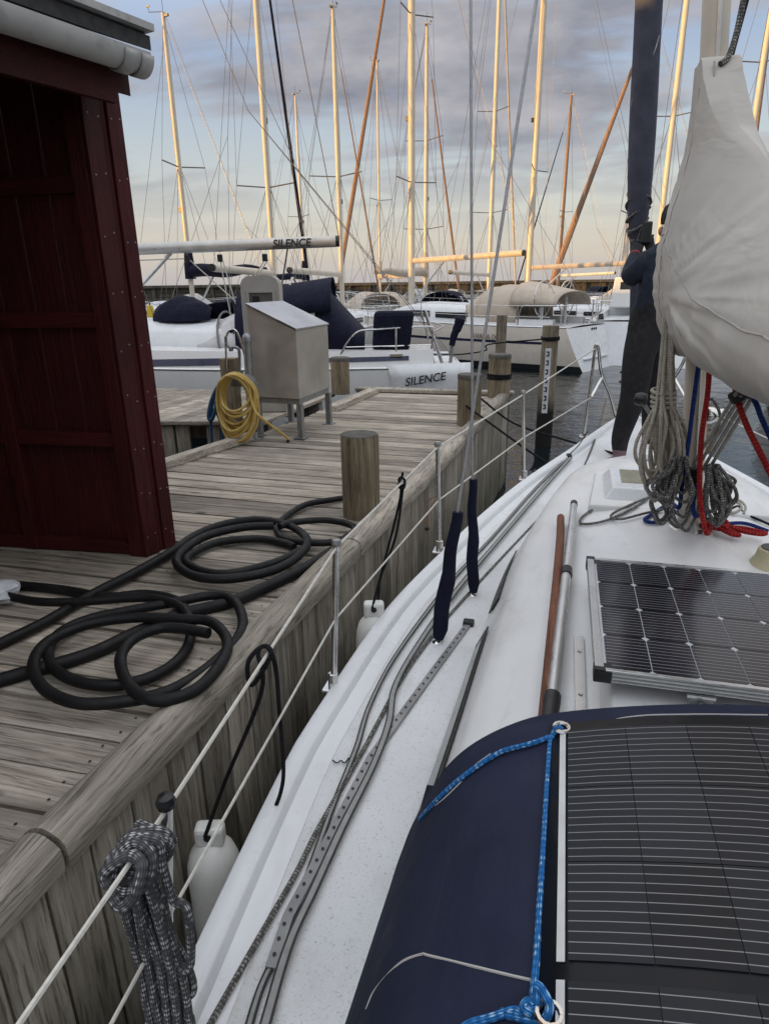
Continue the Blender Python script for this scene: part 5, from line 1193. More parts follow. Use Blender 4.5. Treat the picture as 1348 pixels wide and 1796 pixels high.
# ================================================================== MOORED YACHTS
TT = [0, .15, .35, .5, .65, .8, .92, 1.0]; BBf = [.74, .87, .98, 1, .93, .68, .32, .015]
def yacht(label, mast_px, dep, hd_, L=10., J=3.6, B=3.2, F=1.0, hullm=None, stripe=None, strz=(.78, .86), mast_h=13., mast_r=.085, boom_len=3.9, boom_z=2.75, boom_m=None, cover=None, hood=None, furl=None, furl_r=.05, spr=((.42, .8), (.68, .6)), cabin=(.30, .70), cabh=.42, win=True, wires=True, rail=True, name='moored_yacht', lat=None, cov_m=None, low=None, bowz=.32, boom_ang=0., mastm=None, hatch=True, wire_r=.006, boom=True, mast=True):
    hl = math.hypot(*hd_); dl, dd = hd_[0]/hl, hd_[1]/hl
    la = lat if lat is not None else (mast_px-674)/1214*dep
    pos = V(la, dep); bd = RH*dl+FH*dd; rz = math.atan2(bd[1], bd[0])
    Y = thing(name, label, 'sailboat', (pos[0], pos[1], -H), 'yachts moored in the harbour', rz=rz)
    xs0 = -(L-J); hullm = hullm or HULLW
    def hbm(t): return B/2*float(np.interp(t, TT, BBf))
    def sh(t): return F+bowz*t*t
    ts = np.linspace(0, 1, 27)
    sp_ = spl([(a, b, 0) for a, b in zip(TT, BBf)], 5); hbm = lambda t: B/2*float(np.interp(t, [p[0] for p in sp_], [p[1] for p in sp_]))
    def X(t): return xs0+L*t
    def prof(t, sg):
        b = hbm(t); s = sh(t); rk = .55*max(0, 1-t/.10)  # reverse transom
        bowr = .55*max(0, (t-.9)/.1)
        P = []
        for f in (1, .9, .75, .6, .45, .3, .15, .03, -.25):
            z = s*f if f > 0 else -.3
            ww_ = b*(1-.16*(1-max(f, 0))**2) if f > 0 else b*.55
            P.append((X(t)-rk*(1-f)*.9-bowr*(1-f), sg*ww_, z))
        return P
    for sg in (-1, 1):
        G = [prof(t, sg) for t in ts]
        if sg > 0: G = [r[::-1] for r in G]
        MB().grid(G).build('hull_side', hullm, Y, smooth=True, z=0)
        if stripe:
            G = []
            for t in ts[1:-1]:
                b = hbm(t); s = sh(t); row = []
                for f in strz:
                    row.append((X(t)-.5*max(0, 1-t/.10)*(1-f), sg*(b*(1-.16*(1-f)**2)+.006), s*f))
                G.append(row)
            MB().grid(G).build('hull_stripe', stripe, Y, z=0)
        G = []
        for t in ts:
            b = hbm(t); s = sh(t); rk = .5*max(0, 1-t/.10); bowr = .55*max(0, (t-.9)/.1)
            G.append([(X(t)-rk*(1-f)-bowr*(1-f), sg*(b*(1-.16*(1-f)**2)+.007), s*f) for f in (-.0, .13)])
        MB().grid(G).build('boot_top', BOTTOM, Y, z=0)
        MB().tube([(X(t), sg*(hbm(t)-.03), sh(t)+.03) for t in ts], .028, 6).build('toe_rail', ALU if not low else TEAK, Y, z=0)
    a, b = prof(0, -1), prof(0, 1)
    MB().add(a+b[::-1], [(k, k+1, len(a)*2-2-k, len(a)*2-1-k) for k in range(len(a)-1)]).build('transom', WHITE, Y, z=0)
    # deck with open cockpit
    ck0, ck1 = .06, cabin[0]-.01
    G = [[(X(t), u*(hbm(t)-.01), sh(t)+.05*(1-u*u)-(.0)) for u in np.linspace(-1, 1, 9)] for t in ts]
    MB().grid(G).build('deck', WHITE, Y, smooth=True, z=0)
    # coachroof
    G = []; c0, c1 = cabin
    for t in np.linspace(c0, c1, 12):
        q = (t-c0)/(c1-c0); h = cabh*(1-max(0, (q-.55)/.45)**1.8*.94); w_ = hbm(t)*(.70-.12*q); s = sh(t)
        half = [(w_, .0), (w_*.97, h*.55), (w_*.92, h*.86), (w_*.84, h*.97), (w_*.5, h*1.10), (0, h*1.15)]
        G.append([(X(t), -p[0], s+p[1]) for p in half]+[(X(t), p[0], s+p[1]) for p in half[-2::-1]])
    m = MB(); m.grid(G); nj = len(G[0]); m.add(G[0], [tuple(range(nj))]); m.build('coachroof', WHITE, Y, smooth=True, z=0)
    if win:
        for sg in (-1, 1):
            for (q0, q1) in ((.06, .36), (.42, .62)):
                G = []
                for q in np.linspace(q0, q1, 6):
                    t = c0+(c1-c0)*q; h = cabh*(1-max(0, (q-.55)/.45)**1.8*.94); w_ = hbm(t)*(.70-.12*q)
                    G.append([(X(t), sg*(w_*(.995-.01*f)+.012), sh(t)+h*f) for f in (.28, .68-.2*(q-q0))])
                MB().grid(G).build('window', GLASS, Y, z=0, thick=.01)
    for sg in (-1, 1):      # cockpit coamings
        G = []
        for t in np.linspace(.05, c0+.02, 6):
            w_ = hbm(t)*.72; s = sh(t); G.append([(X(t), sg*(w_+.10), s+.02), (X(t), sg*(w_+.06), s+.20), (X(t), sg*(w_-.06), s+.22), (X(t), sg*(w_-.10), s+.02)])
        MB().grid(G).build('coaming', WHITE, Y, z=0)
    if hatch: MB().box(X(c1)-1.6, X(c1)-1.1, -.28, .28, sh(c1)+cabh*.7, sh(c1)+cabh*.98).build('hatch', GLASS, Y, z=0, bev=.02)
    def arch(nm, x0, x1, hw0, hw1, z0, h0, h1, m_, n=7, open_=False, flat=.8):
        G = []
        for i in range(n+1):
            t = i/n; x = x0+(x1-x0)*t; hw = hw0+(hw1-hw0)*t; hh = h0+(h1-h0)*(t if isinstance(h1, (int, float)) else 0)
            G.append([(x, -hw*math.copysign(abs(math.cos(a))**flat, math.cos(a)), z0+hh*math.sin(a)**flat if 0 < a < math.pi else z0) for a in np.linspace(0, math.pi, 15)])
        return MB().grid(G).build(nm, m_, Y, smooth=True, z=0, thick=.02)
    if hood:
        zc_ = sh(c0)+.1; x0 = X(c0)+.9; hw = hbm(c0)*.72
        arch('sprayhood', x0, x0-1.0, hw*.92, hw, zc_, .28, .98, hood); arch('sprayhood_top', x0-1.0, x0-1.55, hw, hw*.97, zc_, .98, .92, cov_m or hood)
    # rails
    if rail:
        tz = .60
        for sg in (-1, 1):
            pts = []
            for t in (.14, .30, .46, .62, .78):
                x, y_, z_ = X(t), sg*(hbm(t)-.06), sh(t)
                MB().tube([(x, y_, z_), (x, y_, z_+tz)], .013, 6).build('stanchion', STEEL, Y, z=0); pts.append((x, y_, z_+tz))
            pts = [(X(.05), sg*(hbm(.05)-.08), sh(0)+tz)]+pts+[(X(.93), sg*(hbm(.92)-.02), sh(.93)+tz)]
            MB().tube(pts, wire_r, 5).build('lifeline', STEEL, Y, z=0); MB().tube([(p[0], p[1], p[2]-tz*.5) for p in pts], wire_r, 5).build('lifeline', STEEL, Y, z=0)
            MB().tube(spl([(X(.14), sg*(hbm(.14)-.06), sh(.1)), (X(.13), sg*(hbm(.13)-.06), sh(.1)+tz-.05), (X(.10), sg*(hbm(.1)-.06), sh(.1)+tz), (X(.02), sg*(hbm(.02)-.1), sh(.0)+tz), (X(.0)+.05, sg*hbm(0)*.45, sh(0)+tz)], 4), .015, 6).build('pushpit', STEEL, Y, z=0, smooth=True)
            MB().tube([(X(.02), sg*(hbm(.02)-.1), sh(0)), (X(.02), sg*(hbm(.02)-.1), sh(0)+tz)], .015, 6).build('pushpit_leg', STEEL, Y, z=0)
        MB().tube(spl([(X(.90), -hbm(.9), sh(.9)), (X(.915), -hbm(.91), sh(.9)+tz), (X(1.0)+.08, 0, sh(1)+tz+.05), (X(.915), hbm(.91), sh(.9)+tz), (X(.90), hbm(.9), sh(.9))], 5), .015, 6).build('pulpit', STEEL, Y, z=0, smooth=True)
    zb_ = sh(.6)+cabh*.8
    if not mast: return Y, X, sh, hbm, arch, None
    mm_ = mastm or MASTM
    ms_ = MB().tube([(0, 0, zb_-.3), (0, 0, mast_h*.8), (0, 0, mast_h)], [mast_r, mast_r*.96, mast_r*.72], 12).build('mast', mm_, Y, smooth=True, z=0)
    MB().tube([(-.0, .0, mast_h), (.0, .0, mast_h+.35)], .008, 5).build('antenna', WIRE, ms_, z=0)
    MB().tube([(.0, .0, mast_h+.02), (.45, .1, mast_h+.06), (.47, .1, mast_h+.20)], .010, 5).build('wind_vane', WIRE, ms_, z=0); MB().obox((.47, .1, mast_h+.2), (1, 0, 0), (0, 1, 0), (0, 0, 1), .07, .01, .02).build('wind_vane', WIRE, ms_, z=0)
    MB().obox((-.09, 0, mast_h-.08), (1, 0, 0), (0, 1, 0), (0, 0, 1), .10, .03, .03).build('masthead', WIRE, ms_, z=0)
    MB().obox((mast_r+.05, 0, mast_h*.48), (1, 0, 0), (0, 1, 0), (0, 0, 1), .05, .045, .07).build('steaming_light', BLACKP, ms_, z=0)
    tips = {-1: [], 1: []}
    for fz, ln in spr:
        for sg in (-1, 1):
            tip = (-.22, sg*ln, mast_h*fz+.06); MB().tube([(0, sg*mast_r*.5, mast_h*fz), tip], .020, 6).build('spreader', WIRE, ms_, z=0); tips[sg].append(tip)
    if wires:
        for sg in (-1, 1):
            cp = (-.25, sg*(hbm(J*0+ (L-J)/L)-.08), sh(.6))
            path = [cp]+tips[sg]+[(0, sg*.05, mast_h*.97)]
            MB().tube(path, wire_r, 5).build('cap_shroud', WIRE, ms_, z=0)
            MB().tube([(.25, cp[1], cp[2]), (0, sg*.05, mast_h*spr[0][0])], wire_r, 5).build('lower_shroud', WIRE, ms_, z=0)
            MB().tube([(-.65, cp[1], cp[2]), (0, sg*.05, mast_h*spr[0][0])], wire_r, 5).build('lower_shroud', WIRE, ms_, z=0)
            if len(spr) > 1: MB().tube([tips[sg][0], (0, sg*.05, mast_h*spr[1][0])], wire_r, 5).build('intermediate', WIRE, ms_, z=0)
            MB().tube([(xs0+.1, sg*hbm(0)*.8, F+.1), (xs0*.45, 0, mast_h*.42), (-.05, 0, mast_h)], wire_r, 5).build('backstay', WIRE, ms_, z=0)
        for k in range(3): MB().tube([(mast_r*.9+.03*k, .06-.07*k, zb_), (mast_r*.8, .05-.05*k, mast_h*(.95-.1*k))], wire_r*.8, 4).build('halyard', WIRE, ms_, z=0)
        MB().tube([(-boom_len+.05, 0, boom_z+.05), (-.1, 0, mast_h*.97)], wire_r, 4).build('topping_lift', WIRE, ms_, z=0)
    bw_ = (J-.12, 0, sh(1)+.12); hd2 = (.08, 0, mast_h*.93)
    MB().tube([bw_, hd2], wire_r, 5).build('forestay', WIRE, ms_, z=0)
    if furl:
        a = np.array(bw_); b = np.array(hd2); tt_ = np.linspace(.05, .9, 14)
        MB().tube([tuple(a+(b-a)*t) for t in tt_], [furl_r*float(np.interp(t, [.05, .1, .3, .9], [.5, .95, 1, .45])) for t in tt_], 8).build('furled_sail', furl, ms_, smooth=True, z=0)
        MB().lathe(tuple(a+(b-a)*.03), [(.03, -.06), (.09, -.05), (.09, .05), (.03, .06)], 10).build('furler_drum', BLACKP, ms_, z=0)
    if boom:
        ca, sa = math.cos(boom_ang), math.sin(boom_ang)
        e = (-boom_len*ca, boom_len*sa, boom_z+.10); s0 = (-.12, 0, boom_z)
        MB().tube([s0, e], .095 if not cover else .06, 10).build('boom', boom_m or MASTM, ms_, smooth=True, z=0)
        MB().tube([e, (e[0]-.06, e[1], e[2])], .09, 10).build('boom_end', BLACKP, ms_, z=0)
        MB().tube([(-boom_len*.32, 0, boom_z-.05), (-.1, 0, zb_+.15)], .03, 6).build('vang', ALU, ms_, z=0)
        MB().tube([(-boom_len*.8, 0, boom_z), (-boom_len*.72, 0, F+.5)], .015, 5).build('mainsheet', WIRE, ms_, z=0)
        if cover:
            MB().tube([(-.05+(-boom_len*.92)*t, 0, boom_z+.12+.04*math.sin(t*9)) for t in np.linspace(0, 1, 12)], [float(np.interp(t, [0, .1, .8, 1], [.17, .20, .14, .07])) for t in np.linspace(0, 1, 12)], 12).build('sail_cover', cover, ms_, smooth=True, z=0)
            MB().tube([(0, 0, boom_z-.1), (0, 0, boom_z+.3), (0, 0, boom_z+.95)], [.17, .16, .10], 12).build('sail_cover', cover, ms_, smooth=True, z=0)
    return Y, X, sh, hbm, arch, ms_

# ---- yacht with the boom lettered SILENCE, lying across the jetty head
r = yacht('white yacht with navy stripe lying across the jetty head, boom lettered SILENCE', 0, 11.75, (-1, -.02), L=9.6, J=3.5, B=3.0, F=1.13, stripe=None, mast_h=12, boom_len=4.05, boom_z=3.02, boom_m=mat('boom_alu_pale', (.52, .52, .50), .35, .3), lat=-4.80, cabin=(.40, .78), cabh=.62, win=False, rail=False, hood=None, furl=GREYC)
Y, X, sh, hbm, arch, ms_ = r
for sg in (-1, 1):
    pass
# navy side stripe on the coaming/cabin side, port (viewer) side = y>0 when bow points left
vs_ = 1          # viewer side sign
def sidebar(nm, x0, x1, z0, z1, m_, off=.012):
    G = []
    for x in np.linspace(x0, x1, 14):
        t = (x-X(0))/9.6; b = hbm(t); s = sh(t)
        def yz(z): return vs_*(b*.985+off-.10*max(0, (z-s)/.3))
        G.append([(x, yz(z0), z0), (x, yz(z1), z1)])
    return MB().grid(G).build(nm, m_, Y, z=0, thick=.01)
# raised topsides above the deck edge
G = []
for x in np.linspace(-5.6, 2.2, 24):
    t = (x-X(0))/9.6; b = hbm(t); s = sh(t); G.append([(x, b*.985, s), (x, b*.985-.05, s+.16), (x, b*.985-.10, s+.30), (x, b*.6, s+.33)])
MB().grid(G).build('raised_topside', HULLW, Y, smooth=True, z=0)
sidebar('side_stripe', -5.2, -3.55, 1.28, 1.345, NAVYH); sidebar('side_stripe', -2.55, -.9, 1.28, 1.38, NAVYH); sidebar('side_window', -.85, 2.0, 1.26, 1.39, GLASS, .02)
zt = 1.55
arch('sprayhood_screen', -1.75, -2.95, 1.0, 1.12, 1.45, .30, .82, CLEARV); arch('sprayhood_top', -2.45, -3.15, 1.08, 1.14, 1.47, .92, .86, NAVY2); arch('sprayhood_skirt', -1.7, -3.0, 1.16, 1.18, 1.22, .30, .32, NAVY2)
for x, h in ((-2.1, .55), (-2.75, .93)): MB().tube([(x-.1+.1*math.sin(a), 1.10*math.cos(a), 1.47+h*math.sin(a)) for a in np.linspace(0, math.pi, 14)], .018, 6).build('hood_bow', WIRE, Y, z=0)
arch('cockpit_tent', -3.15, -3.98, 1.05, 1.05, 2.02, .42, .53, NAVY2); arch('cockpit_tent', -3.72, -4.50, 1.05, 1.1, 1.45, 1.07, .22, NAVY2, flat=.62)
for x in (-3.3, -3.9): MB().tube([(x+.3*math.sin(a)*0, 1.07*math.cos(a), 1.5+1.06*math.sin(a)) for a in np.linspace(0, math.pi, 14)], .016, 6).build('tent_bow', STEEL, Y, z=0)
# dark bundle on the coachroof
G = []
for i in range(13):
    t = i/12; x = -1.0-.95*t; w_ = .42*math.sin(math.pi*(t*.9+.05))**.35; hh = .36*math.sin(math.pi*(t*.9+.05))**.4
    G.append([(x, .25-w_*math.cos(a), 1.9+hh*math.sin(a)*(1+.12*math.sin(5*a+i))) for a in np.linspace(0, math.pi, 13)])
bd_ = MB(); bd_.grid(G); ob_ = bd_.build('dinghy_cover', NAVY2, Y, smooth=True, z=0); ob_['label'] = 'dark navy covered bundle on the coachroof'
MB().hexa([(-4.62, .75, 1.42), (-5.22, .75, 1.42), (-5.22, 1.12, 1.42), (-4.62, 1.12, 1.42), (-4.66, .76, 2.03), (-5.30, .78, 2.03), (-5.30, 1.10, 2.03), (-4.66, 1.12, 2.03)]).build('stern_cover', NAVY2, Y, z=0, bev=.07)
MB().tube(spl([(-5.55, 1.0, 1.25), (-5.6, 1.0, 1.7), (-5.5, 1.0, 1.78), (-4.7, 1.18, 1.76), (-4.35, 1.22, 1.7), (-4.05, 1.25, 1.30)], 5), .016, 8).build('pushpit', STEEL, Y, smooth=True, z=0)
MB().tube([(-5.0, 1.14, 1.25), (-5.0, 1.14, 1.77)], .015, 8).build('pushpit_leg', STEEL, Y, z=0); MB().tube([(-5.57, 1.0, 1.5), (-5.0, 1.14, 1.5), (-4.2, 1.23, 1.5)], .012, 6).build('pushpit_rail', STEEL, Y, z=0)
MB().tube(spl([(-5.6, 1.0, 1.7), (-5.8, .5, 1.74), (-5.85, 0, 1.74), (-5.8, -.6, 1.74)], 5), .016, 8).build('pushpit', STEEL, Y, smooth=True, z=0)
for x in (-.3, 1.3): MB().tube([(x, 1.3, 1.3), (x, 1.3, 1.85)], .013, 6).build('stanchion', STEEL, Y, z=0)
MB().tube(spl([(-.5, 1.27, 1.35), (-.52, 1.27, 1.78), (-.3, 1.27, 1.82), (.8, 1.25, 1.82), (.85, 1.25, 1.75)], 4), .014, 6).build('grab_rail', STEEL, Y, smooth=True, z=0)
MB().tube(spl([(.2, 1.40, 1.3), (-.6, 1.42, 1.22), (-1.2, 1.43, 1.28), (-2, 1.43, 1.22)], 5), .012, 6).build('dock_line', GREYROPE, Y, z=0)
MB().obox((-1.55, 1.40, 1.22), (1, 0, 0), (0, 1, 0), (0, 0, 1), .10, .03, .02).build('cleat', STEEL, Y, z=0); MB().obox((-5.0, 1.20, 1.36), (1, 0, 0), (0, 1, 0), (0, 0, 1), .10, .03, .02).build('cleat', STEEL, Y, z=0)
sq = MB(); sq.hexa([(-.7, 1.475, .72), (-5.9, 1.16, .72), (-5.9, 1.19, .72), (-.7, 1.505, .72), (-.7, 1.495, .80), (-5.9, 1.19, .80), (-5.9, 1.215, .80), (-.7, 1.52, .80)])
def Mx(o, xd, yd): xd, yd = Vector(xd).normalized(), Vector(yd).normalized(); zd = xd.cross(yd); return Matrix(((xd[0], yd[0], zd[0], o[0]), (xd[1], yd[1], zd[1], o[1]), (xd[2], yd[2], zd[2], o[2]), (0, 0, 0, 1)))
put_text('SILENCE', .17, Mx((-3.32, .099, 3.09), (-1, 0, 0.025), (0, 0, 1)), INK, Y, shear=.15, bold=.004)
put_text('SILENCE', .18, Mx((-5.45, 1.285, .98), (-1, -.12, .13), (.13, 0, 1)), INK, Y, shear=.25, bold=.003)
# blocks and mainsheet under the boom
for x in (-.6, -1.55, -2.1, -2.85): MB().obox((x, 0, 2.88), (1, 0, 0), (0, 1, 0), (0, 0, 1), .045, .02, .06).build('sheet_block', BLACKP, Y, z=0, bev=.015)
for a, b in (((-.6, 0, 2.86), (-1.55, 0, 2.88)), ((-1.6, 0, 2.85), (-2.6, 0, 1.9)), ((-2.1, 0, 2.85), (-2.2, 0, 1.9)), ((-2.14, 0, 2.85), (-2.35, 0, 1.9)), ((-2.85, 0, 2.85), (-2.3, 0, 2.1)), ((-2.9, 0, 2.85), (-2.35, 0, 2.1))): MB().tube([a, b], .010, 5).build('sheet_line', LINEM, Y, z=0)
MB().tube([(-4.1, 0, 3.2), (-3.0, 0, 9.5)], .008, 5).build('topping_lift', WIRE, Y, z=0)
# flared stern quarter lettered with the name
G = []
for i, x in enumerate(np.linspace(-6.25, -4.9, 8)):
    f = i/7; G.append([(x-.16*(1-f), (1.02+.18*f)*1.02, .45), (x-.10*(1-f), 1.10+.13*f, .75), (x, 1.14+.16*f, 1.02), (x+.05, 1.10+.18*f, 1.22)])
MB().grid(G).build('stern_quarter', WHITE, Y, smooth=True, z=0, thick=.03)
oc = atd(795, 582, 11.0)

# ---- cream yacht with wheel, stern towards the jetty
Y, X, sh, hbm, arch, ms_ = yacht('cream hulled yacht with tan cockpit tent and twin wheels, stern towards the jetty', 727, 24.0, (-.75, .66), L=10.4, J=3.9, B=3.4, F=1.18, hullm=CREAMH, stripe=NAVYH, strz=(.62, .68), mast_h=15.5, mast_r=.115, boom_len=4.3, boom_z=3.15, boom_m=mat('boom_tan', (.55, .46, .36), .5), hood=TAN, cov_m=TAN, furl=BROWNS, furl_r=.085, cabh=.5, spr=((.36, 1.05), (.66, .8)))
arch('cockpit_tent', X(.30)-.5, X(.16), 1.22, 1.15, 1.30, 1.05, 1.02, TAN); arch('bimini', X(.16)+.2, X(.04), 1.2, 1.1, 1.75, .68, .40, TAN)
for sg in (-1, 1):
    cc = (X(.10), sg*.75, 1.95); MB().tube([(cc[0], cc[1]+.5*math.cos(a), cc[2]+.5*math.sin(a)) for a in np.linspace(0, 2*math.pi, 25)], .018, 6).build('steering_wheel', STEEL, Y, z=0)
    MB().tube([(cc[0]+.02, cc[1], 1.2), (cc[0]+.02, cc[1], 1.98)], .05, 8).build('binnacle', WHITE, Y, z=0)
    for k in range(3): a = k*math.pi/3; MB().tube([(cc[0], cc[1]-.5*math.cos(a), cc[2]-.5*math.sin(a)), (cc[0], cc[1]+.5*math.cos(a), cc[2]+.5*math.sin(a))], .008, 5).build('spoke', STEEL, Y, z=0)
put_text('CAVARA IX', .22, Mx((X(.22), -hbm(.22)*.985-.03, .88), (1, 0, .0), (0, -.12, 1)) if False else Mx((X(.24), hbm(.24)*.992+.06, .90), (-1, .10, 0), (0, .10, 1)), INKG, Y, bold=.004)
MB().box(X(0)-.42, X(0)+.1, -.8, .8, .30, .36).build('swim_platform', WHITE, Y, z=0, bev=.02)
MB().box(X(0)-.06, X(0)-.02, -.62, .62, .62, 1.0).build('transom_locker', CABINM, Y, z=0, bev=.02)
for k in range(3): MB().lathe((X(0)-.05, -.3-.14*k, 1.1), [(.04, 0), (.03, .02), (.001, .02)], 8, axis=(-1, 0, 0)).build('transom_fitting', BLACKP, Y, z=0)
# outboard with navy cover on the pushpit of the neighbouring boat
ocT = thing('covered_outboard', 'small outboard motor under a narrow navy cover clamped on a stern rail', 'outboard motor', (oc[0], oc[1], oc[2]-.3))
MB().tube(spl([atd(792, 606, 11.2), atd(796, 588, 11.2), atd(803, 572, 11.2), atd(808, 556, 11.2)], 5), [.05]*4+[.06]*4+[.075]*4+[.085]*3+[.05], 12).build('cover', NAVY2, ocT, smooth=True)
MB().tube([atd(786, 680, 11.2), atd(792, 606, 11.2)], .03, 8).build('shaft', GALV, ocT)
MB().tube([atd(745, 545, 11.2), atd(790, 685, 11.1)], .03, 8).build('bracket', STEEL, ocT)
MB().tube([atd(738, 545, 11.3), atd(775, 690, 11.2)], .014, 8).build('bracket', STEEL, ocT)

# ---- the other yachts
specs = [
 ('white yacht with thin mast and dark folded boom cover near the red shed', 342, 22, (-.85, .5), dict(L=8.5, J=3.1, mast_h=9.7, mast_r=.075, cover=NAVY2, boom_len=3, spr=((.60, .85),), hood=NAVY2)),
 ('white yacht with black furled headsail behind the steel cabinet', 487, 20.5, (.22, .97), dict(L=9, mast_h=14, mast_r=.08, furl=NAVY2, furl_r=.055, spr=((.36, .85), (.7, .6)), hood=NAVY2)),
 ('white yacht with slim mast and thin tan furled headsail beyond the navy cockpit tent', 605, 24, (.40, .92), dict(L=9, mast_h=10.5, mast_r=.085, furl=BROWNS, furl_r=.035, boom_len=3.4, spr=((.55, .95),), hood=GREYC)),
 ('white yacht with tan sail cover and single spreader mast behind the cream yacht', 751, 31, (.55, .83), dict(L=9.5, mast_h=12.2, mast_r=.09, furl=BROWNS, furl_r=.06, spr=((.38, 1.0), (.66, .9)), cover=TAN, hood=TAN)),
 ('white yacht with double spreader mast and tan furled headsail', 862, 33, (.55, .83), dict(L=11, mast_h=17, mast_r=.095, furl=TAN, furl_r=.06, spr=((.32, .9), (.56, .75)), hood=NAVY2)),
 ('white yacht with long golden boom and swept spreaders beside the pulpit', 931, 28, (-.88, .47), dict(L=11, mast_h=17, mast_r=.12, furl=None, boom_len=4.6, boom_z=2.95, boom_m=TAN, spr=((.38, 1.15), (.72, .9)), hood=GREYC)),
 ('small old wooden masted yacht close to the breakwater', 984, 46, (-.7, .7), dict(L=9, mast_h=13.2, mast_r=.10, spr=((.5, .8),), furl=NAVY2, furl_r=.05, mastm=BROWNS, hood=NAVY2)),
 ('white yacht with thick brown slanting furled headsail behind the person', 1097, 27, (-.62, .78), dict(L=10.5, J=3.9, mast_h=11.4, mast_r=.095, furl=BROWNS, furl_r=.13, spr=((.42, .95), (.7, .7)), hood=GREYC)),
 ('white motorsailer with wheelhouse and black pierced toe rail behind the person', 1152, 26, (.45, .89), dict(L=9.6, J=3.4, mast_h=15, mast_r=.10, F=1.25, stripe=BOTTOM, strz=(.90, .96), spr=((.52, 1.0),), cabh=.75, furl=None)),
 ('small yacht with short brown mast far behind the sail cover', 1199, 48, (.5, .85), dict(L=8, mast_h=13.5, mast_r=.09, mastm=BROWNS, spr=((.5, .8),))),
 ('white yacht with brown furled headsail beyond the sail cover', 1285, 24, (.5, .85), dict(L=9, mast_h=13, mast_r=.09, furl=BROWNS, furl_r=.09, hood=NAVY2)),
 ('white yacht with grey cover in the far row under the breakwater, nearest the shed', 290, 44, (-.3, .95), dict(L=9, mast_h=11, mast_r=.08, cover=GREYC, spr=((.5, .8),), rail=False, mast=False)),
 ('pale boat in the far row with a tan hood', 420, 42, (-.5, .85), dict(L=9, mast_h=10, mast_r=.07, cover=TAN, spr=((.5, .8),), rail=False, hood=TAN, mast=False)),
 ('low white cruiser yacht in the far row with navy hood', 540, 40, (.6, .8), dict(L=9, mast_h=12, mast_r=.07, cover=NAVY2, spr=((.5, .8),), rail=False, hood=NAVY2)),
 ('yacht in the far row with grey hood and golden rails between two masts', 672, 42, (-.6, .8), dict(L=10, mast_h=14, mast_r=.07, cover=TAN, spr=((.5, .8),), hood=TAN)),
 ('boat in the far row with rounded navy hood and no mast, beyond the cream yacht', 812, 44, (.7, .7), dict(L=10, mast_h=12.5, mast_r=.07, cover=NAVY2, spr=((.5, .8),), hood=NAVY2, mast=False)),
 ('grey covered yacht in the far row close to the small wooden mast', 1030, 42, (-.8, .6), dict(L=10, mast_h=14, mast_r=.07, cover=GREYC, spr=((.5, .8),), hood=GREYC, mast=False)),
 ('white yacht in the far row hidden partly by the tall brown furled sail', 905, 47, (-.3, .95), dict(L=10, mast_h=15, mast_r=.07, cover=TAN, spr=((.5, .8),), hood=NAVY2, mast=False)),
 ('white cruiser hull with grey hood moored between the steel cabinet and breakwater', 455, 33, (.9, .4), dict(L=9, cover=GREYC, hood=GREYC, mast=False)),
 ('white boat with tan hood moored behind the navy cockpit tent', 560, 31, (-.8, .6), dict(L=9, hood=TAN, mast=False, stripe=NAVYH)),
 ('white boat with low cabin moored behind the navy stern cover', 655, 34, (.9, .35), dict(L=9, hood=GREYC, mast=False)),
 ('cream boat with tan hood moored close beyond the brown furled sail', 700, 38, (-.9, .4), dict(L=9.5, hullm=CREAMH, hood=TAN, mast=False)),
 ('white boat with navy striped hull moored behind the tan cockpit tent', 850, 37, (.9, .3), dict(L=10, hood=GREYC, mast=False, stripe=NAVYH)),
 ('white boat with cream hood moored behind the gauge pile', 960, 36, (-.9, .3), dict(L=10, hood=TAN, mast=False)),
 ('white boat with grey hood showing low beside the golden boom', 1045, 34, (.9, .4), dict(L=9.5, hood=GREYC, mast=False)),
 ('white boat with navy hood near the shed in the second row', 330, 35, (.9, .4), dict(L=9, hood=NAVY2, mast=False)),
]
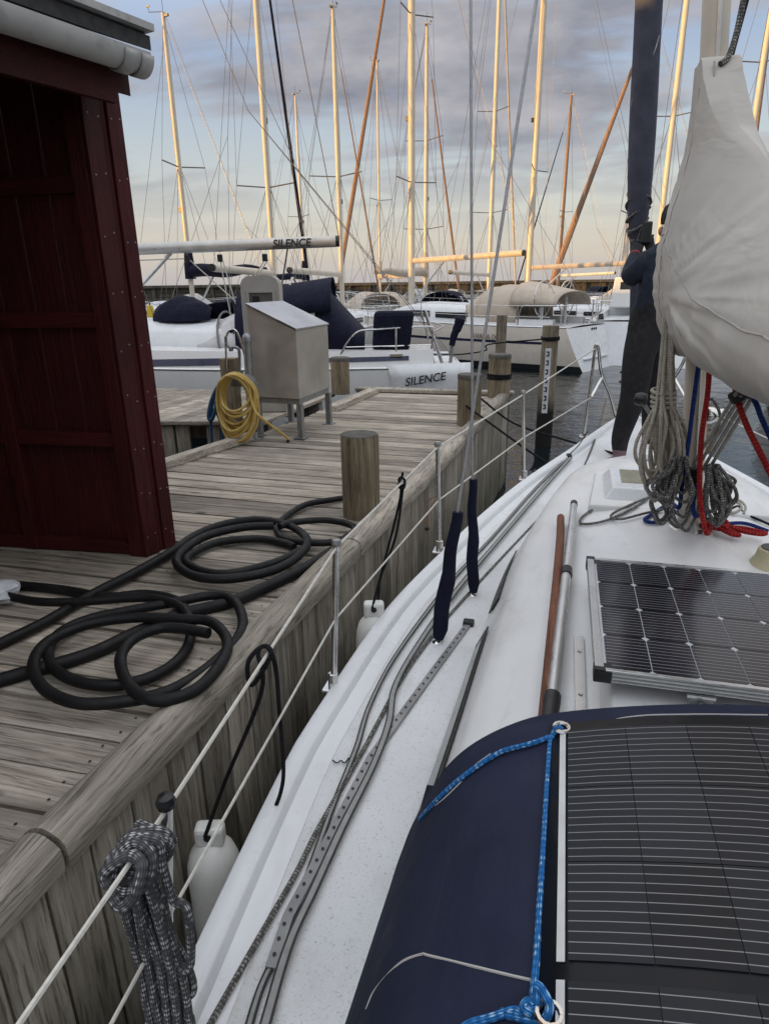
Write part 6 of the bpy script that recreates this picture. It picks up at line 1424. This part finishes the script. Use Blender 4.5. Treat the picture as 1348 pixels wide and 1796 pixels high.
for i, (lab, px, dep, hd_, kw) in enumerate(specs):
    kw.setdefault('wire_r', .006 if dep < 30 else .008)
    rr = yacht(lab, px, dep, hd_, **kw)
    if 'motorsailer' in lab:
        Y, X, sh, hbm = rr[:4]
        wh_ = MB().hexa([(X(.22), -.95, sh(.3)+.3), (X(.50), -.85, sh(.3)+.3), (X(.50), .85, sh(.3)+.3), (X(.22), .95, sh(.3)+.3), (X(.22)+.1, -.85, sh(.3)+1.25), (X(.50)-.25, -.75, sh(.3)+1.2), (X(.50)-.25, .75, sh(.3)+1.2), (X(.22)+.1, .85, sh(.3)+1.25)]).build('wheelhouse', HULLW, Y, z=0, bev=.05)
        for sg in (-1, 1):
            for x0 in (.25, .32, .39): MB().hexa([(X(x0), sg*.93, sh(.3)+.68), (X(x0)+.5, sg*.90, sh(.3)+.68), (X(x0)+.5, sg*.93, sh(.3)+.68), (X(x0), sg*.96, sh(.3)+.68), (X(x0), sg*.87, sh(.3)+1.08), (X(x0)+.5, sg*.85, sh(.3)+1.08), (X(x0)+.5, sg*.88, sh(.3)+1.08), (X(x0), sg*.90, sh(.3)+1.08)]).build('window', GLASS, wh_, z=0)
        for k in range(2): MB().hexa([(X(.22)+.045, -.6+.75*k, sh(.3)+.7), (X(.22)+.07, -.6+.75*k, sh(.3)+.7), (X(.22)+.07, -.1+.75*k, sh(.3)+.7), (X(.22)+.045, -.1+.75*k, sh(.3)+.7), (X(.22)+.08, -.6+.75*k, sh(.3)+1.1), (X(.22)+.11, -.6+.75*k, sh(.3)+1.1), (X(.22)+.11, -.1+.75*k, sh(.3)+1.1), (X(.22)+.08, -.1+.75*k, sh(.3)+1.1)]).build('window', GLASS, wh_, z=0)
# neighbour on the starboard side
yacht('white neighbour boat with teal cover lying beyond our starboard bow', 0, 11.5, (-.45, -.89), L=7.5, J=2.9, B=2.5, F=.95, lat=8.2, mast_h=11, hood=TEALC, cover=TEALC, furl=GREYC, stripe=NAVYH)
# yellow lifebuoy holder on the far quay side
yp = atd(265, 553, 14.5); yt = thing('yellow_canister', 'bright yellow upright canister showing beside the shed corner', 'canister', (yp[0], yp[1], yp[2]-.22))
MB().lathe((yp[0], yp[1], yp[2]-.22), [(.07, 0), (.075, .02), (.075, .36), (.05, .42), (.001, .44)], 14).build('body', YELL, yt, smooth=True); MB().lathe((yp[0], yp[1], yp[2]+.22), [(.02, 0), (.02, .03), (.001, .03)], 8).build('cap', BLACKP, yt)
